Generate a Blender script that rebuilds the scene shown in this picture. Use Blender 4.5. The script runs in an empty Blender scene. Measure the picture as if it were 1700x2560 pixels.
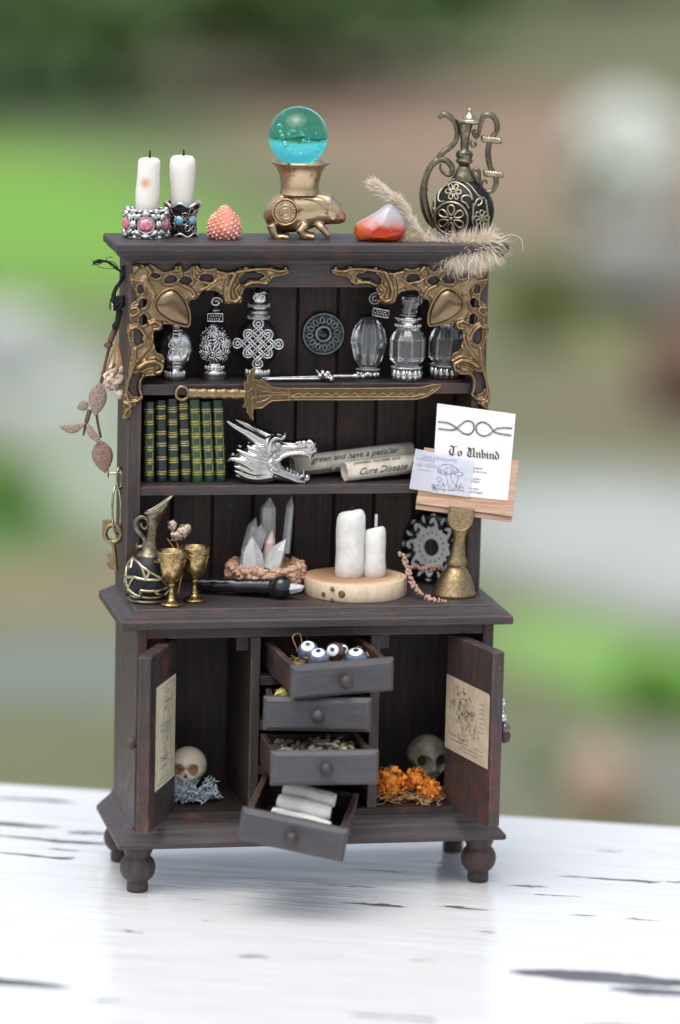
import bpy, math, random
import numpy as np
from mathutils import Vector, Matrix
random.seed(7)
SC = bpy.context.scene
COL = SC.collection
pi = math.pi

# ------------------------------------------------------------------ camera
CAM_LOC = Vector((-1.9278, -9.923, 2.785))
YAW, PITCH, ROLL = .1964, .1769, .0237
FPX, PW, PH = 10305.9, 1700., 2560.          # focal length in photograph pixels
_f = Vector((math.sin(YAW)*math.cos(PITCH), math.cos(YAW)*math.cos(PITCH), -math.sin(PITCH)))
_r0 = Vector((math.cos(YAW), -math.sin(YAW), 0)); _u0 = _r0.cross(_f)
CR = _r0*math.cos(ROLL) + _u0*math.sin(ROLL); CU = -_r0*math.sin(ROLL) + _u0*math.cos(ROLL)
cd = bpy.data.cameras.new('camera'); cam = bpy.data.objects.new('camera', cd); COL.objects.link(cam)
m = Matrix((CR, CU, -_f)).transposed().to_4x4(); m.translation = CAM_LOC; cam.matrix_world = m
cd.sensor_fit = 'HORIZONTAL'; cd.sensor_width = 36.; cd.lens = FPX/PW*36.
cd.clip_start = .1; cd.clip_end = 3000
cd.dof.use_dof = True; cd.dof.focus_distance = (Vector((0, .13, .95))-CAM_LOC).dot(_f)
cd.dof.aperture_fstop = 1.0
SC.camera = cam
# ------------------------------------------------------------------ sky, sun, exposure
SUN_EL, SUN_AZ = math.radians(70), math.radians(215)   # bright overcast, the veiled sun high behind the camera
W = bpy.data.worlds.new('World'); SC.world = W; W.use_nodes = True
nt = W.node_tree; nt.nodes.clear()
sky = nt.nodes.new('ShaderNodeTexSky'); sky.sky_type = 'NISHITA'; sky.sun_disc = False
sky.sun_elevation = SUN_EL; sky.sun_rotation = SUN_AZ; sky.air_density = 1.; sky.dust_density = 4.; sky.ozone_density = 1.
hs = nt.nodes.new('ShaderNodeHueSaturation'); hs.inputs['Saturation'].default_value = .52
bg = nt.nodes.new('ShaderNodeBackground'); bg.inputs[1].default_value = .15
wo = nt.nodes.new('ShaderNodeOutputWorld')
nt.links.new(sky.outputs[0], hs.inputs['Color']); nt.links.new(hs.outputs[0], bg.inputs[0]); nt.links.new(bg.outputs[0], wo.inputs[0])
sl = bpy.data.lights.new('sun', 'SUN'); sl.energy = .85; sl.angle = math.radians(65); sl.color = (1, .985, .96)
so = bpy.data.objects.new('sun', sl); COL.objects.link(so)
_az = SUN_AZ
_sd = Vector((math.sin(_az)*math.cos(SUN_EL), math.cos(_az)*math.cos(SUN_EL), math.sin(SUN_EL)))
so.rotation_euler = _sd.to_track_quat('Z', 'Y').to_euler()
vs = SC.view_settings; vs.view_transform = 'Standard'; vs.look = 'None'; vs.exposure = 0.57; vs.gamma = 1; vs.use_curve_mapping = False
SC.cycles.use_denoising = True; SC.cycles.max_bounces = 10; SC.cycles.transmission_bounces = 10; SC.cycles.glossy_bounces = 4
SC.cycles.diffuse_bounces = 3; SC.cycles.caustics_reflective = False; SC.cycles.caustics_refractive = False
SC.cycles.sample_clamp_indirect = 6

# ------------------------------------------------------------------ measuring helpers
def _ray(X, Y): return _f + CR*((X-PW/2)/FPX) - CU*((Y-PH/2)/FPX)
def at(X, Y, y):            # the point of the plane y = const seen at a photograph pixel
    d = _ray(X, Y); return CAM_LOC + d*((y-CAM_LOC.y)/d.y)
def atz(X, Y, z):           # the same for a level plane
    d = _ray(X, Y); return CAM_LOC + d*((z-CAM_LOC.z)/d.z)
KS = .001011                # scene units per photograph pixel at the cabinet
class Fr:                   # local frame of a thing that faces the camera: crop pixels -> local x, z
    def __init__(s, scale, X0, Y0): s.k, s.X0, s.Y0 = KS/scale, X0, Y0
    def __call__(s, X, Y, y=0):
        dx, dz = (X-s.X0)*s.k, (s.Y0-Y)*s.k
        return Vector((dx-ROLL*dz, y*s.k, (dz+ROLL*dx)/.984))
    def l(s, pts, y=0): return [s(p[0], p[1], p[2] if len(p) > 2 else y) for p in pts]

# ------------------------------------------------------------------ mesh helpers
def cr(pts, n=6, closed=False):
    P = [Vector(p) for p in pts]; N = len(P); out = []
    for i in range(N if closed else N-1):
        if closed: a, b, c, d = P[i-1], P[i], P[(i+1) % N], P[(i+2) % N]
        else: a, b, c, d = P[max(i-1, 0)], P[i], P[i+1], P[min(i+2, N-1)]
        for j in range(n):
            t = j/n
            out.append(.5*((2*b)+(c-a)*t+(2*a-5*b+4*c-d)*t*t+(-a+3*b-3*c+d)*t**3))
    if not closed: out.append(P[-1])
    return out
def lerpl(vals, n):
    out = []; N = len(vals)
    for i in range(n):
        t = i/(n-1)*(N-1); j = min(int(t), N-2); out.append(vals[j]+(vals[j+1]-vals[j])*(t-j))
    return out
class MB:
    def __init__(s): s.v = []; s.f = []; s.m = []; s.s = []
    def add(s, vs, fs, mi=0, smooth=True):
        b = len(s.v); s.v += [tuple(v) for v in vs]
        for f in fs: s.f.append([b+i for i in f]); s.m.append(mi); s.s.append(smooth)
        return s
    def box(s, lo, hi, mi=0, M=None):
        vs = [Vector((x, y, z)) for x in (lo[0], hi[0]) for y in (lo[1], hi[1]) for z in (lo[2], hi[2])]
        if M is not None: vs = [M @ v for v in vs]
        return s.add(vs, [(0,1,3,2),(4,6,7,5),(0,4,5,1),(2,3,7,6),(0,2,6,4),(1,5,7,3)], mi, False)
    def loft(s, rings, mi=0, smooth=True, caps=True):
        n = len(rings[0]); vs = [v for r in rings for v in r]; fs = []
        for i in range(len(rings)-1):
            for j in range(n):
                k = (j+1) % n; fs.append((i*n+j, i*n+k, (i+1)*n+k, (i+1)*n+j))
        s.add(vs, fs, mi, smooth)
        if caps:
            s.add(rings[0], [tuple(range(n))[::-1]], mi, False); s.add(rings[-1], [tuple(range(n))], mi, False)
        return s
    def lathe(s, prof, n=24, c=(0,0,0), k=1, mi=0, smooth=True, sq=(1,1), rib=None, M=None, caps=True, rot=0, lean=(0,0)):
        c = Vector(c); rings = []
        for r, z in prof:
            ring = []
            for j in range(n):
                a = 2*pi*j/n+rot; rr = r
                if rib: rr = r*(1+rib[1]*math.cos(rib[0]*a))
                p = Vector((rr*k*math.cos(a)*sq[0]+lean[0]*z*k, rr*k*math.sin(a)*sq[1]+lean[1]*z*k, z*k))
                if M is not None: p = M @ p
                ring.append(c+p)
            rings.append(ring)
        return s.loft(rings, mi, smooth, caps)
    def tube(s, pts, r, n=8, mi=0, closed=False, smooth=True, flat=None):
        P = [Vector(p) for p in pts]; N = len(P)
        if N < 2: return s
        R = [r]*N if not hasattr(r, '__len__') else (list(r) if len(r) == N else lerpl(list(r), N))
        T = []
        for i in range(N):
            a = P[i-1] if (i or closed) else P[i]; b = P[(i+1) % N] if (i < N-1 or closed) else P[i]
            t = b-a; T.append(t.normalized() if t.length > 1e-12 else Vector((0,0,1)))
        up = Vector((0,1,0)) if abs(T[0].y) < .9 else Vector((1,0,0))
        nn = (up-T[0]*up.dot(T[0])).normalized(); rings = []
        for i in range(N):
            nn = (nn-T[i]*nn.dot(T[i]))
            nn = nn.normalized() if nn.length > 1e-9 else T[i].orthogonal().normalized()
            bb = T[i].cross(nn); fa, fb = flat or (1, 1)
            rings.append([P[i]+nn*(math.cos(2*pi*j/n)*R[i]*fa)+bb*(math.sin(2*pi*j/n)*R[i]*fb) for j in range(n)])
        if closed: rings.append(rings[0])
        return s.loft(rings, mi, smooth, not closed)
    def ball(s, c, r, n=12, m=8, mi=0, M=None, smooth=True):
        if not hasattr(r, '__len__'): r = (r, r, r)
        c = Vector(c); vs = []; fs = []
        for i in range(1, m):
            t = pi*i/m
            for j in range(n):
                a = 2*pi*j/n; vs.append(Vector((r[0]*math.sin(t)*math.cos(a), r[1]*math.sin(t)*math.sin(a), r[2]*math.cos(t))))
        vs += [Vector((0,0,r[2])), Vector((0,0,-r[2]))]; T, B = len(vs)-2, len(vs)-1
        for i in range(m-2):
            for j in range(n):
                k = (j+1) % n; fs.append((i*n+j, (i+1)*n+j, (i+1)*n+k, i*n+k))
        for j in range(n):
            k = (j+1) % n; fs.append((T, j, k)); fs.append((B, (m-2)*n+k, (m-2)*n+j))
        if M is not None: vs = [M @ v for v in vs]
        return s.add([c+v for v in vs], fs, mi, smooth)
    def profile(s, F, xs, top, bot, half, n=20, p=2.3, mi=0):      # body from side-view top and bottom curves and half-widths
        N = 5*len(xs); q = np.linspace(xs[0], xs[-1], N); rings = []
        for X in q:
            t_, b_, h_ = (float(np.interp(X, xs, c)) for c in (top, bot, half)); cz, rz = (t_+b_)/2, (b_-t_)/2; ring = []
            for j in range(n):
                a = 2*pi*j/n; c, w = math.cos(a), math.sin(a); ring.append(F(X, cz-rz*math.copysign(abs(w)**(2/p), w), h_*math.copysign(abs(c)**(2/p), c)))
            rings.append(ring)
        return s.loft(rings, mi)
    def prism(s, poly, y0, y1, mi=0, M=None, f=None):   # polygon in (x, z), extruded along y
        n = len(poly); vs = [Vector((p[0], y0, p[1])) for p in poly]+[Vector((p[0], y1, p[1])) for p in poly]
        if M is not None: vs = [M @ v for v in vs]
        fs = [tuple(range(n)), tuple(range(2*n-1, n-1, -1))]+[(j, n+j, n+(j+1) % n, (j+1) % n) for j in range(n)]
        return s.add(vs, fs, mi, False)
    def build(s, name, mats, parent=None, bevel=0, remesh=0, subsurf=0, world=False, bseg=2, smoothmod=0):
        me = bpy.data.meshes.new(name)
        off = parent.location if (world and parent is not None) else Vector((0,0,0))
        vs = [(v[0]-off[0], v[1]-off[1], v[2]-off[2]) for v in s.v] if world else s.v
        me.from_pydata(vs, [], s.f)
        if not isinstance(mats, (list, tuple)): mats = [mats]
        for q in mats: me.materials.append(q)
        me.polygons.foreach_set('material_index', s.m); me.polygons.foreach_set('use_smooth', s.s); me.update()
        o = bpy.data.objects.new(name, me); COL.objects.link(o)
        if parent is not None: o.parent = parent
        if remesh:
            md = o.modifiers.new('remesh', 'REMESH'); md.mode = 'VOXEL'; md.voxel_size = remesh; md.use_smooth_shade = True
            if smoothmod: ms = o.modifiers.new('smooth', 'SMOOTH'); ms.iterations = smoothmod; ms.factor = .5
        if subsurf: md = o.modifiers.new('sub', 'SUBSURF'); md.levels = md.render_levels = subsurf
        if bevel:
            md = o.modifiers.new('bevel', 'BEVEL'); md.width = bevel; md.segments = bseg; md.limit_method = 'ANGLE'; md.angle_limit = .6
            md.harden_normals = False
        return o
def tag(o, label=None, cat=None, group=None, kind=None):
    if label: o['label'] = label
    if cat: o['category'] = cat
    if group: o['group'] = group
    if kind: o['kind'] = kind
    return o
FACE = -YAW
def thing(name, label, cat, loc, rz=0., group=None):
    o = bpy.data.objects.new(name, None); COL.objects.link(o); o.location = loc; o.rotation_euler = (0, 0, rz)
    o.empty_display_size = .05
    return tag(o, label, cat, group)
def rnd(a, b): return random.uniform(a, b)
# ------------------------------------------------------------------ materials
def _new(name):
    mt = bpy.data.materials.new(name); mt.use_nodes = True; t = mt.node_tree
    return mt, t, t.nodes['Principled BSDF'], t.nodes['Material Output']
def node(t, typ, **kw):
    n = t.nodes.new(typ)
    for k, v in kw.items(): setattr(n, k, v)
    return n
def noise(t, scale, stretch=(1,1,1), detail=4, rough=.55, coord='Object', dist=0):
    tc = node(t, 'ShaderNodeTexCoord'); mp = node(t, 'ShaderNodeMapping'); mp.inputs['Scale'].default_value = stretch
    nz = node(t, 'ShaderNodeTexNoise'); nz.inputs['Scale'].default_value = scale; nz.inputs['Detail'].default_value = detail
    nz.inputs['Roughness'].default_value = rough; nz.inputs['Distortion'].default_value = dist
    t.links.new(tc.outputs[coord], mp.inputs[0]); t.links.new(mp.outputs[0], nz.inputs[0]); return nz.outputs[0]
def ramp(t, fac, stops):
    r = node(t, 'ShaderNodeValToRGB'); e = r.color_ramp.elements
    while len(e) < len(stops): e.new(.5)
    for el, (p, c) in zip(e, stops): el.position = p; el.color = (*c, 1) if len(c) == 3 else c
    t.links.new(fac, r.inputs[0]); return r.outputs[0]
def mix(t, fac, a, b):
    n = node(t, 'ShaderNodeMix', data_type='RGBA')
    if isinstance(fac, float): n.inputs[0].default_value = fac
    else: t.links.new(fac, n.inputs[0])
    for i, q in ((6, a), (7, b)):
        if isinstance(q, tuple): n.inputs[i].default_value = (*q, 1)
        else: t.links.new(q, n.inputs[i])
    return n.outputs[2]
def bump(t, p, h, strength, dist=.01):
    b = node(t, 'ShaderNodeBump'); b.inputs['Strength'].default_value = strength; b.inputs['Distance'].default_value = dist
    t.links.new(h, b.inputs['Height']); t.links.new(b.outputs[0], p.inputs['Normal'])
def mat(name, c1, c2=None, scale=60, lo=.4, hi=.6, rough=.5, rough2=None, metal=0., spec=.5, bmp=0., bscale=None, bdist=.004, stretch=(1,1,1),
        trans=0., ior=1.45, sss=0., coat=0., detail=4):
    mt, t, p, out = _new(name)
    p.inputs['Base Color'].default_value = (*c1, 1); p.inputs['Roughness'].default_value = rough
    p.inputs['Metallic'].default_value = metal; p.inputs['IOR'].default_value = ior
    p.inputs['Specular IOR Level'].default_value = spec; p.inputs['Transmission Weight'].default_value = trans
    p.inputs['Coat Weight'].default_value = coat; p.inputs['Coat Roughness'].default_value = .08
    if sss: p.inputs['Subsurface Weight'].default_value = sss; p.inputs['Subsurface Radius'].default_value = (.02,.015,.01); p.inputs['Subsurface Scale'].default_value = .6
    if c2:
        nz = noise(t, scale, stretch, detail)
        t.links.new(ramp(t, nz, [(lo, c1), (hi, c2)]), p.inputs['Base Color'])
        if rough2 is not None:
            r = ramp(t, nz, [(lo, (rough,)*3), (hi, (rough2,)*3)]); t.links.new(r, p.inputs['Roughness'])
    if bmp: bump(t, p, noise(t, bscale or scale*3, stretch), bmp, bdist)
    return mt
def wood_paint(name, axis, dark=1.12, red=.5, tint=(1,1,1), spec=.45, wear=.75, gr=1.):
    mt, t, p, out = _new(name)
    st = [1., 1., 1.]; st[axis] = .07
    g = noise(t, 120, st, 5, .68); big = noise(t, 7, (1,1,1), 4, .6); mid = noise(t, 26, (1,1,1), 5, .65)
    T = lambda a, b, c: (a*dark*tint[0], b*dark*tint[1], c*dark*tint[2])
    G_ = lambda v, m: m+(v-m)*gr
    c = ramp(t, g, [(.3, T(G_(.024,.042),G_(.0178,.033),G_(.0160,.030))), (.52, T(.043,.0322,.031)), (.66, T(G_(.056,.042),G_(.044,.033),G_(.040,.030))), (.8, T(G_(.085,.042),G_(.068,.033),G_(.062,.030)))])
    oi = node(t, 'ShaderNodeObjectInfo'); vr = node(t, 'ShaderNodeMapRange'); vr.inputs[3].default_value = .72; vr.inputs[4].default_value = 1.3; t.links.new(oi.outputs['Random'], vr.inputs[0])
    hv = node(t, 'ShaderNodeHueSaturation'); t.links.new(vr.outputs[0], hv.inputs['Value']); t.links.new(c, hv.inputs['Color']); c = hv.outputs[0]
    mm = node(t, 'ShaderNodeMath', operation='MULTIPLY'); t.links.new(big, mm.inputs[0]); t.links.new(mid, mm.inputs[1])
    rl = .26-.05*max(0, red-.5)/.45; rub = ramp(t, mm.outputs[0], [(rl, (0,0,0)), (rl+.12, (red,)*3)])       # red-brown stain where the black is rubbed off
    c = mix(t, rub, c, (.115, .042, .031))
    if wear:                                                              # rubbed edges
        bv = node(t, 'ShaderNodeBevel', samples=4); bv.inputs['Radius'].default_value = .006; ge = node(t, 'ShaderNodeNewGeometry')
        dt = node(t, 'ShaderNodeVectorMath', operation='DOT_PRODUCT'); t.links.new(bv.outputs[0], dt.inputs[0]); t.links.new(ge.outputs['Normal'], dt.inputs[1])
        ed = ramp(t, dt.outputs['Value'], [(.86, (1,1,1)), (.985, (0,0,0))]); wm = ramp(t, mid, [(.40, (0,0,0)), (.62, (wear,)*3)])
        me = node(t, 'ShaderNodeMath', operation='MULTIPLY'); t.links.new(ed, me.inputs[0]); t.links.new(wm, me.inputs[1])
        c = mix(t, me.outputs[0], c, (.27, .14, .105))
    vo = node(t, 'ShaderNodeTexVoronoi'); vo.inputs['Scale'].default_value = 42
    tc = node(t, 'ShaderNodeTexCoord'); t.links.new(tc.outputs['Object'], vo.inputs['Vector'])
    sp = ramp(t, vo.outputs['Distance'], [(.045, (.8,.8,.8)), (.075, (0,0,0))])
    gate = ramp(t, noise(t, 16), [(.56, (0,0,0)), (.60, (1,1,1))])
    mm2 = node(t, 'ShaderNodeMath', operation='MULTIPLY'); t.links.new(sp, mm2.inputs[0]); t.links.new(gate, mm2.inputs[1])
    c = mix(t, mm2.outputs[0], c, (.38, .36, .33))
    t.links.new(c, p.inputs['Base Color'])
    t.links.new(ramp(t, mid, [(.3, (.38,)*3), (.7, (.60,)*3)]), p.inputs['Roughness'])
    p.inputs['Specular IOR Level'].default_value = spec
    bump(t, p, g, .5, .004)
    return mt
BLU = (.96,1.07,1.17)
WX, WY, WZ = wood_paint('black_stained_wood_x', 0, 1.15, .5, BLU, gr=.7), wood_paint('brown_stained_wood_y', 1, 1.1, .8), wood_paint('black_stained_wood_z', 2)
WZR = wood_paint('red_rubbed_wood', 2, 1.2, .72)
WIN = wood_paint('inner_wood', 2, 1.05, .45, (1,.97,.97), .28, 0)
WFL = wood_paint('inner_floor_wood', 0, .8, .6, (1,.95,.92), .25, 0)
WDF = wood_paint('slate_black_paint', 0, 1.35, .35, (.86,1.14,1.36), .5, .9, .6)
SILVER = mat('bright_silver', (.72,.72,.71), (.55,.545,.53), 90, rough=.16, rough2=.28, metal=1)
CHROME = mat('polished_silver', (.54,.52,.485), (.36,.345,.32), 40, lo=.5, hi=.75, rough=.11, rough2=.24, metal=1)
SILVERB = mat('aged_silver', (.56,.56,.54), (.36,.36,.36), 70, rough=.28, rough2=.45, metal=1)
OXIDE = mat('black_oxide', (.009,.009,.012), (.022,.022,.026), 60, rough=.4, metal=.4)
PEWTER = mat('blue_grey_pewter', (.48,.51,.52), (.30,.33,.34), 80, rough=.32, rough2=.46, metal=.9)
PEWTERD = mat('dark_pewter', (.06,.07,.075), (.035,.04,.045), 80, rough=.45, metal=.6)
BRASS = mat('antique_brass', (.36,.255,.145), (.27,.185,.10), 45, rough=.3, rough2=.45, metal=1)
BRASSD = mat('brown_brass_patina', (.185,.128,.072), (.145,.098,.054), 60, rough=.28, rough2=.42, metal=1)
BRASST = mat('burnished_brown_brass', (.27,.19,.115), (.23,.16,.095), 12, rough=.2, rough2=.26, metal=1)
BRASSM = mat('matt_brass', (.37,.275,.15), (.25,.18,.095), 150, rough=.38, rough2=.5, metal=1)
EWM = mat('ewer_dark_brass', (.25,.215,.145), (.13,.115,.085), 90, rough=.28, rough2=.42, metal=1)
EWP = mat('ewer_worn_brass', (.52,.46,.33), (.36,.31,.21), 60, rough=.24, rough2=.36, metal=1)
GOLD = mat('old_gold', (.56,.41,.18), (.17,.115,.055), 70, lo=.42, hi=.68, rough=.22, rough2=.4, metal=1)
BRONZE = mat('pale_bronze', (.62,.45,.29), (.06,.045,.04), 55, lo=.56, hi=.72, rough=.33, rough2=.5, metal=1, bmp=.1)
BRASSPALE = mat('pale_brass', (.56,.48,.32), (.34,.28,.17), 60, rough=.25, rough2=.4, metal=1)
WAX = mat('ivory_wax', (.82,.79,.72), (.78,.75,.66), 12, rough=.42, sss=.35, bmp=.08, bscale=40)
CLAYW = mat('white_clay', (.78,.77,.74), (.66,.65,.61), 26, rough=.55, sss=.15, bmp=.4, bscale=45)
WICK = mat('black_wick', (.01,.01,.012), rough=.7)
WICKG = mat('grey_wick', (.66,.67,.66), (.45,.45,.45), 200, rough=.7)
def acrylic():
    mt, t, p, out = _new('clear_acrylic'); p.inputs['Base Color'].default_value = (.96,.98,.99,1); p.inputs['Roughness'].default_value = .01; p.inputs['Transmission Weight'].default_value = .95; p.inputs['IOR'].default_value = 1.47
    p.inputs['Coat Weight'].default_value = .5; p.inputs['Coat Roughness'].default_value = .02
    bv = node(t, 'ShaderNodeBevel', samples=4); bv.inputs['Radius'].default_value = .0045; ge = node(t, 'ShaderNodeNewGeometry')      # facet edges whitened as on real acrylic, painting in their bright highlights
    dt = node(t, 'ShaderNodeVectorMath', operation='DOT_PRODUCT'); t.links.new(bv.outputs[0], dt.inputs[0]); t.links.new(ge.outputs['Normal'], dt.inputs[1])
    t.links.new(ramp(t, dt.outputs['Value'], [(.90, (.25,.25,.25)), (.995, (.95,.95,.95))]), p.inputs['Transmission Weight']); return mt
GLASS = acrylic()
CORE = mat('frosted_core', (.85,.88,.9), rough=.3, trans=.6, ior=1.3)
TEAL = mat('teal_glass', (.13,.84,.82), rough=.0, trans=1, ior=1.5)
QUARTZ = mat('clear_quartz', (.90,.93,.93), (.97,.98,.98), 30, rough=.05, rough2=.2, trans=.68, ior=1.5, bmp=.25, bscale=45, coat=.5)
MILKY = mat('milky_quartz', (.80,.83,.83), (.95,.96,.96), 30, rough=.15, rough2=.35, trans=.5, coat=.4, ior=1.5, sss=.2, bmp=.2, bscale=45)
PINKQ = mat('rose_quartz', (.85,.62,.56), (.9,.72,.66), 30, rough=.3, trans=.4, ior=1.5, bmp=.15)
SMOKYQ = mat('grey_green_quartz', (.62,.65,.60), (.80,.82,.78), 34, coat=.4, rough=.25, trans=.5, ior=1.5, bmp=.2, bscale=50)
PINKGEM = mat('pink_gem', (.88,.11,.25), (1,.45,.5), 110, rough=.05, coat=.8, trans=.3, ior=1.6)
BLUEGEM = mat('blue_gem', (.12,.45,.80), (.5,.8,.95), 110, rough=.05, coat=.8, trans=.3, ior=1.6)
COPPERD = mat('dark_copper', (.22,.10,.06), (.08,.05,.05), 60, rough=.4, metal=1)
CORAL = mat('coral_shell', (.66,.20,.13), (.78,.32,.24), 25, rough=.6, sss=.15)
CORALT = mat('pale_tubercle', (.84,.42,.32), (.90,.60,.48), 30, rough=.5, sss=.1)
CREAM = mat('dry_grass', (.72,.56,.37), (.84,.72,.54), 50, rough=.7)
CREAMH = mat('pale_grass_hair', (.92,.87,.78), (.86,.74,.58), 30, rough=.6, sss=.1)
BLACKG = mat('black_lacquer', (.010,.011,.016), (.16,.12,.05), 95, lo=.66, hi=.72, rough=.14, coat=.6, bmp=.35, bscale=30, bdist=.006)
CORD = mat('black_cord', (.012,.012,.014), rough=.8)
STEM = mat('brown_stem', (.10,.045,.035), (.16,.08,.06), 90, rough=.7)
LEAFD = mat('dry_speckled_leaf', (.20,.145,.11), (.38,.29,.23), 260, rough=.75, detail=2, bmp=.2)
LEAFR = mat('dry_rusty_leaf', (.19,.105,.07), (.32,.21,.16), 260, rough=.75, detail=2, bmp=.2)
PETAL = mat('dry_cream_petal', (.86,.70,.56), (.80,.58,.42), 60, rough=.7, sss=.2)
OSTEM = mat('orange_stem', (.60,.27,.09), rough=.6)
BOARD = mat('pale_wood', (.43,.27,.17), (.56,.38,.26), 60, stretch=(.12,1,1.6), rough=.55, bmp=.3, bscale=120, detail=6)
CORK = mat('cork_granules', (.42,.25,.16), (.56,.36,.24), 70, rough=.75, bmp=.3)
TWIG = mat('pink_brown_twig', (.42,.25,.18), (.52,.34,.26), 120, rough=.75)
BONE = mat('bone', (.80,.70,.55), (.66,.52,.36), 16, lo=.5, hi=.8, rough=.5, bmp=.1)
BONEEYE = mat('brown_socket', (.27,.13,.055), (.34,.18,.08), 60, rough=.6)
BONEG = mat('grey_bone', (.20,.175,.14), (.11,.095,.075), 24, rough=.6, bmp=.2)
DARK = mat('near_black', (.02,.017,.015), rough=.8)  # even near-black for the plank backing and the skull hollows
LICHEN = mat('blue_grey_lichen', (.34,.42,.46), (.52,.60,.64), 60, rough=.75)
ORANGE = mat('orange_moss', (.80,.22,.02), (.90,.36,.05), 60, rough=.65, sss=.15)
STRAW = mat('dry_root', (.42,.25,.10), (.55,.36,.19), 90, rough=.7)
ACORN = mat('acorn_brown', (.33,.19,.10), (.42,.27,.16), 80, rough=.5)
TEALST = mat('teal_stone', (.10,.20,.20), (.22,.34,.34), 50, rough=.2, coat=.5)
EYEB = mat('steel_blue_bead', (.075,.10,.145), (.14,.17,.22), 60, rough=.09, coat=.6)
EYEK = mat('brown_black_bead', (.05,.035,.03), (.10,.06,.05), 60, rough=.1, coat=.6)
EYEW = mat('white_enamel', (.82,.84,.86), rough=.1, coat=.5)
EYEP = mat('black_enamel', (.006,.007,.012), rough=.06, coat=.5)
LAV = mat('dried_bud', (.13,.12,.11), (.24,.21,.16), 120, rough=.8)
LAVG = mat('dried_green_bud', (.38,.33,.17), (.30,.26,.14), 120, rough=.8)
YGREEN = mat('yellow_green_flower', (.42,.36,.08), (.50,.46,.16), 60, rough=.7)
GILT = mat('gilding', (.74,.62,.20), (.46,.40,.12), 120, rough=.3, metal=.7)
INK = mat('black_ink', (.022,.03,.034), rough=.7)
INKB = mat('blue_black_ink', (.03,.05,.065), rough=.7)
INKG = mat('grey_ink', (.42,.41,.39), (.27,.26,.25), 200, rough=.7)
INKV = mat('violet_ink', (.20,.185,.27), (.33,.31,.42), 200, rough=.7)
PAPER = mat('stained_paper', (.78,.79,.79), (.78,.68,.57), 20, lo=.46, hi=.75, rough=.65)
PARCH = mat('parchment', (.76,.70,.60), (.58,.48,.36), 28, lo=.42, hi=.72, rough=.7)
PARCHD = mat('old_print_paper', (.62,.52,.36), (.55,.42,.28), 26, rough=.7, bmp=.1)
PARCHL = mat('yellowed_print_paper', (.72,.66,.46), (.66,.58,.38), 20, rough=.7)
def trace_mat():
    mt, t, p, out = _new('tracing_paper'); p.inputs['Base Color'].default_value = (.74,.76,.86,1); p.inputs['Roughness'].default_value = .4
    p.inputs['Alpha'].default_value = .5; return mt
TRACE = trace_mat()
def leather(i, c):
    return mat('green_leather_%d' % i, c, tuple(q*1.9+.004 for q in c), 60, lo=.4, hi=.75, rough=.28, coat=.35, bmp=.15, bscale=200)
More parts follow.
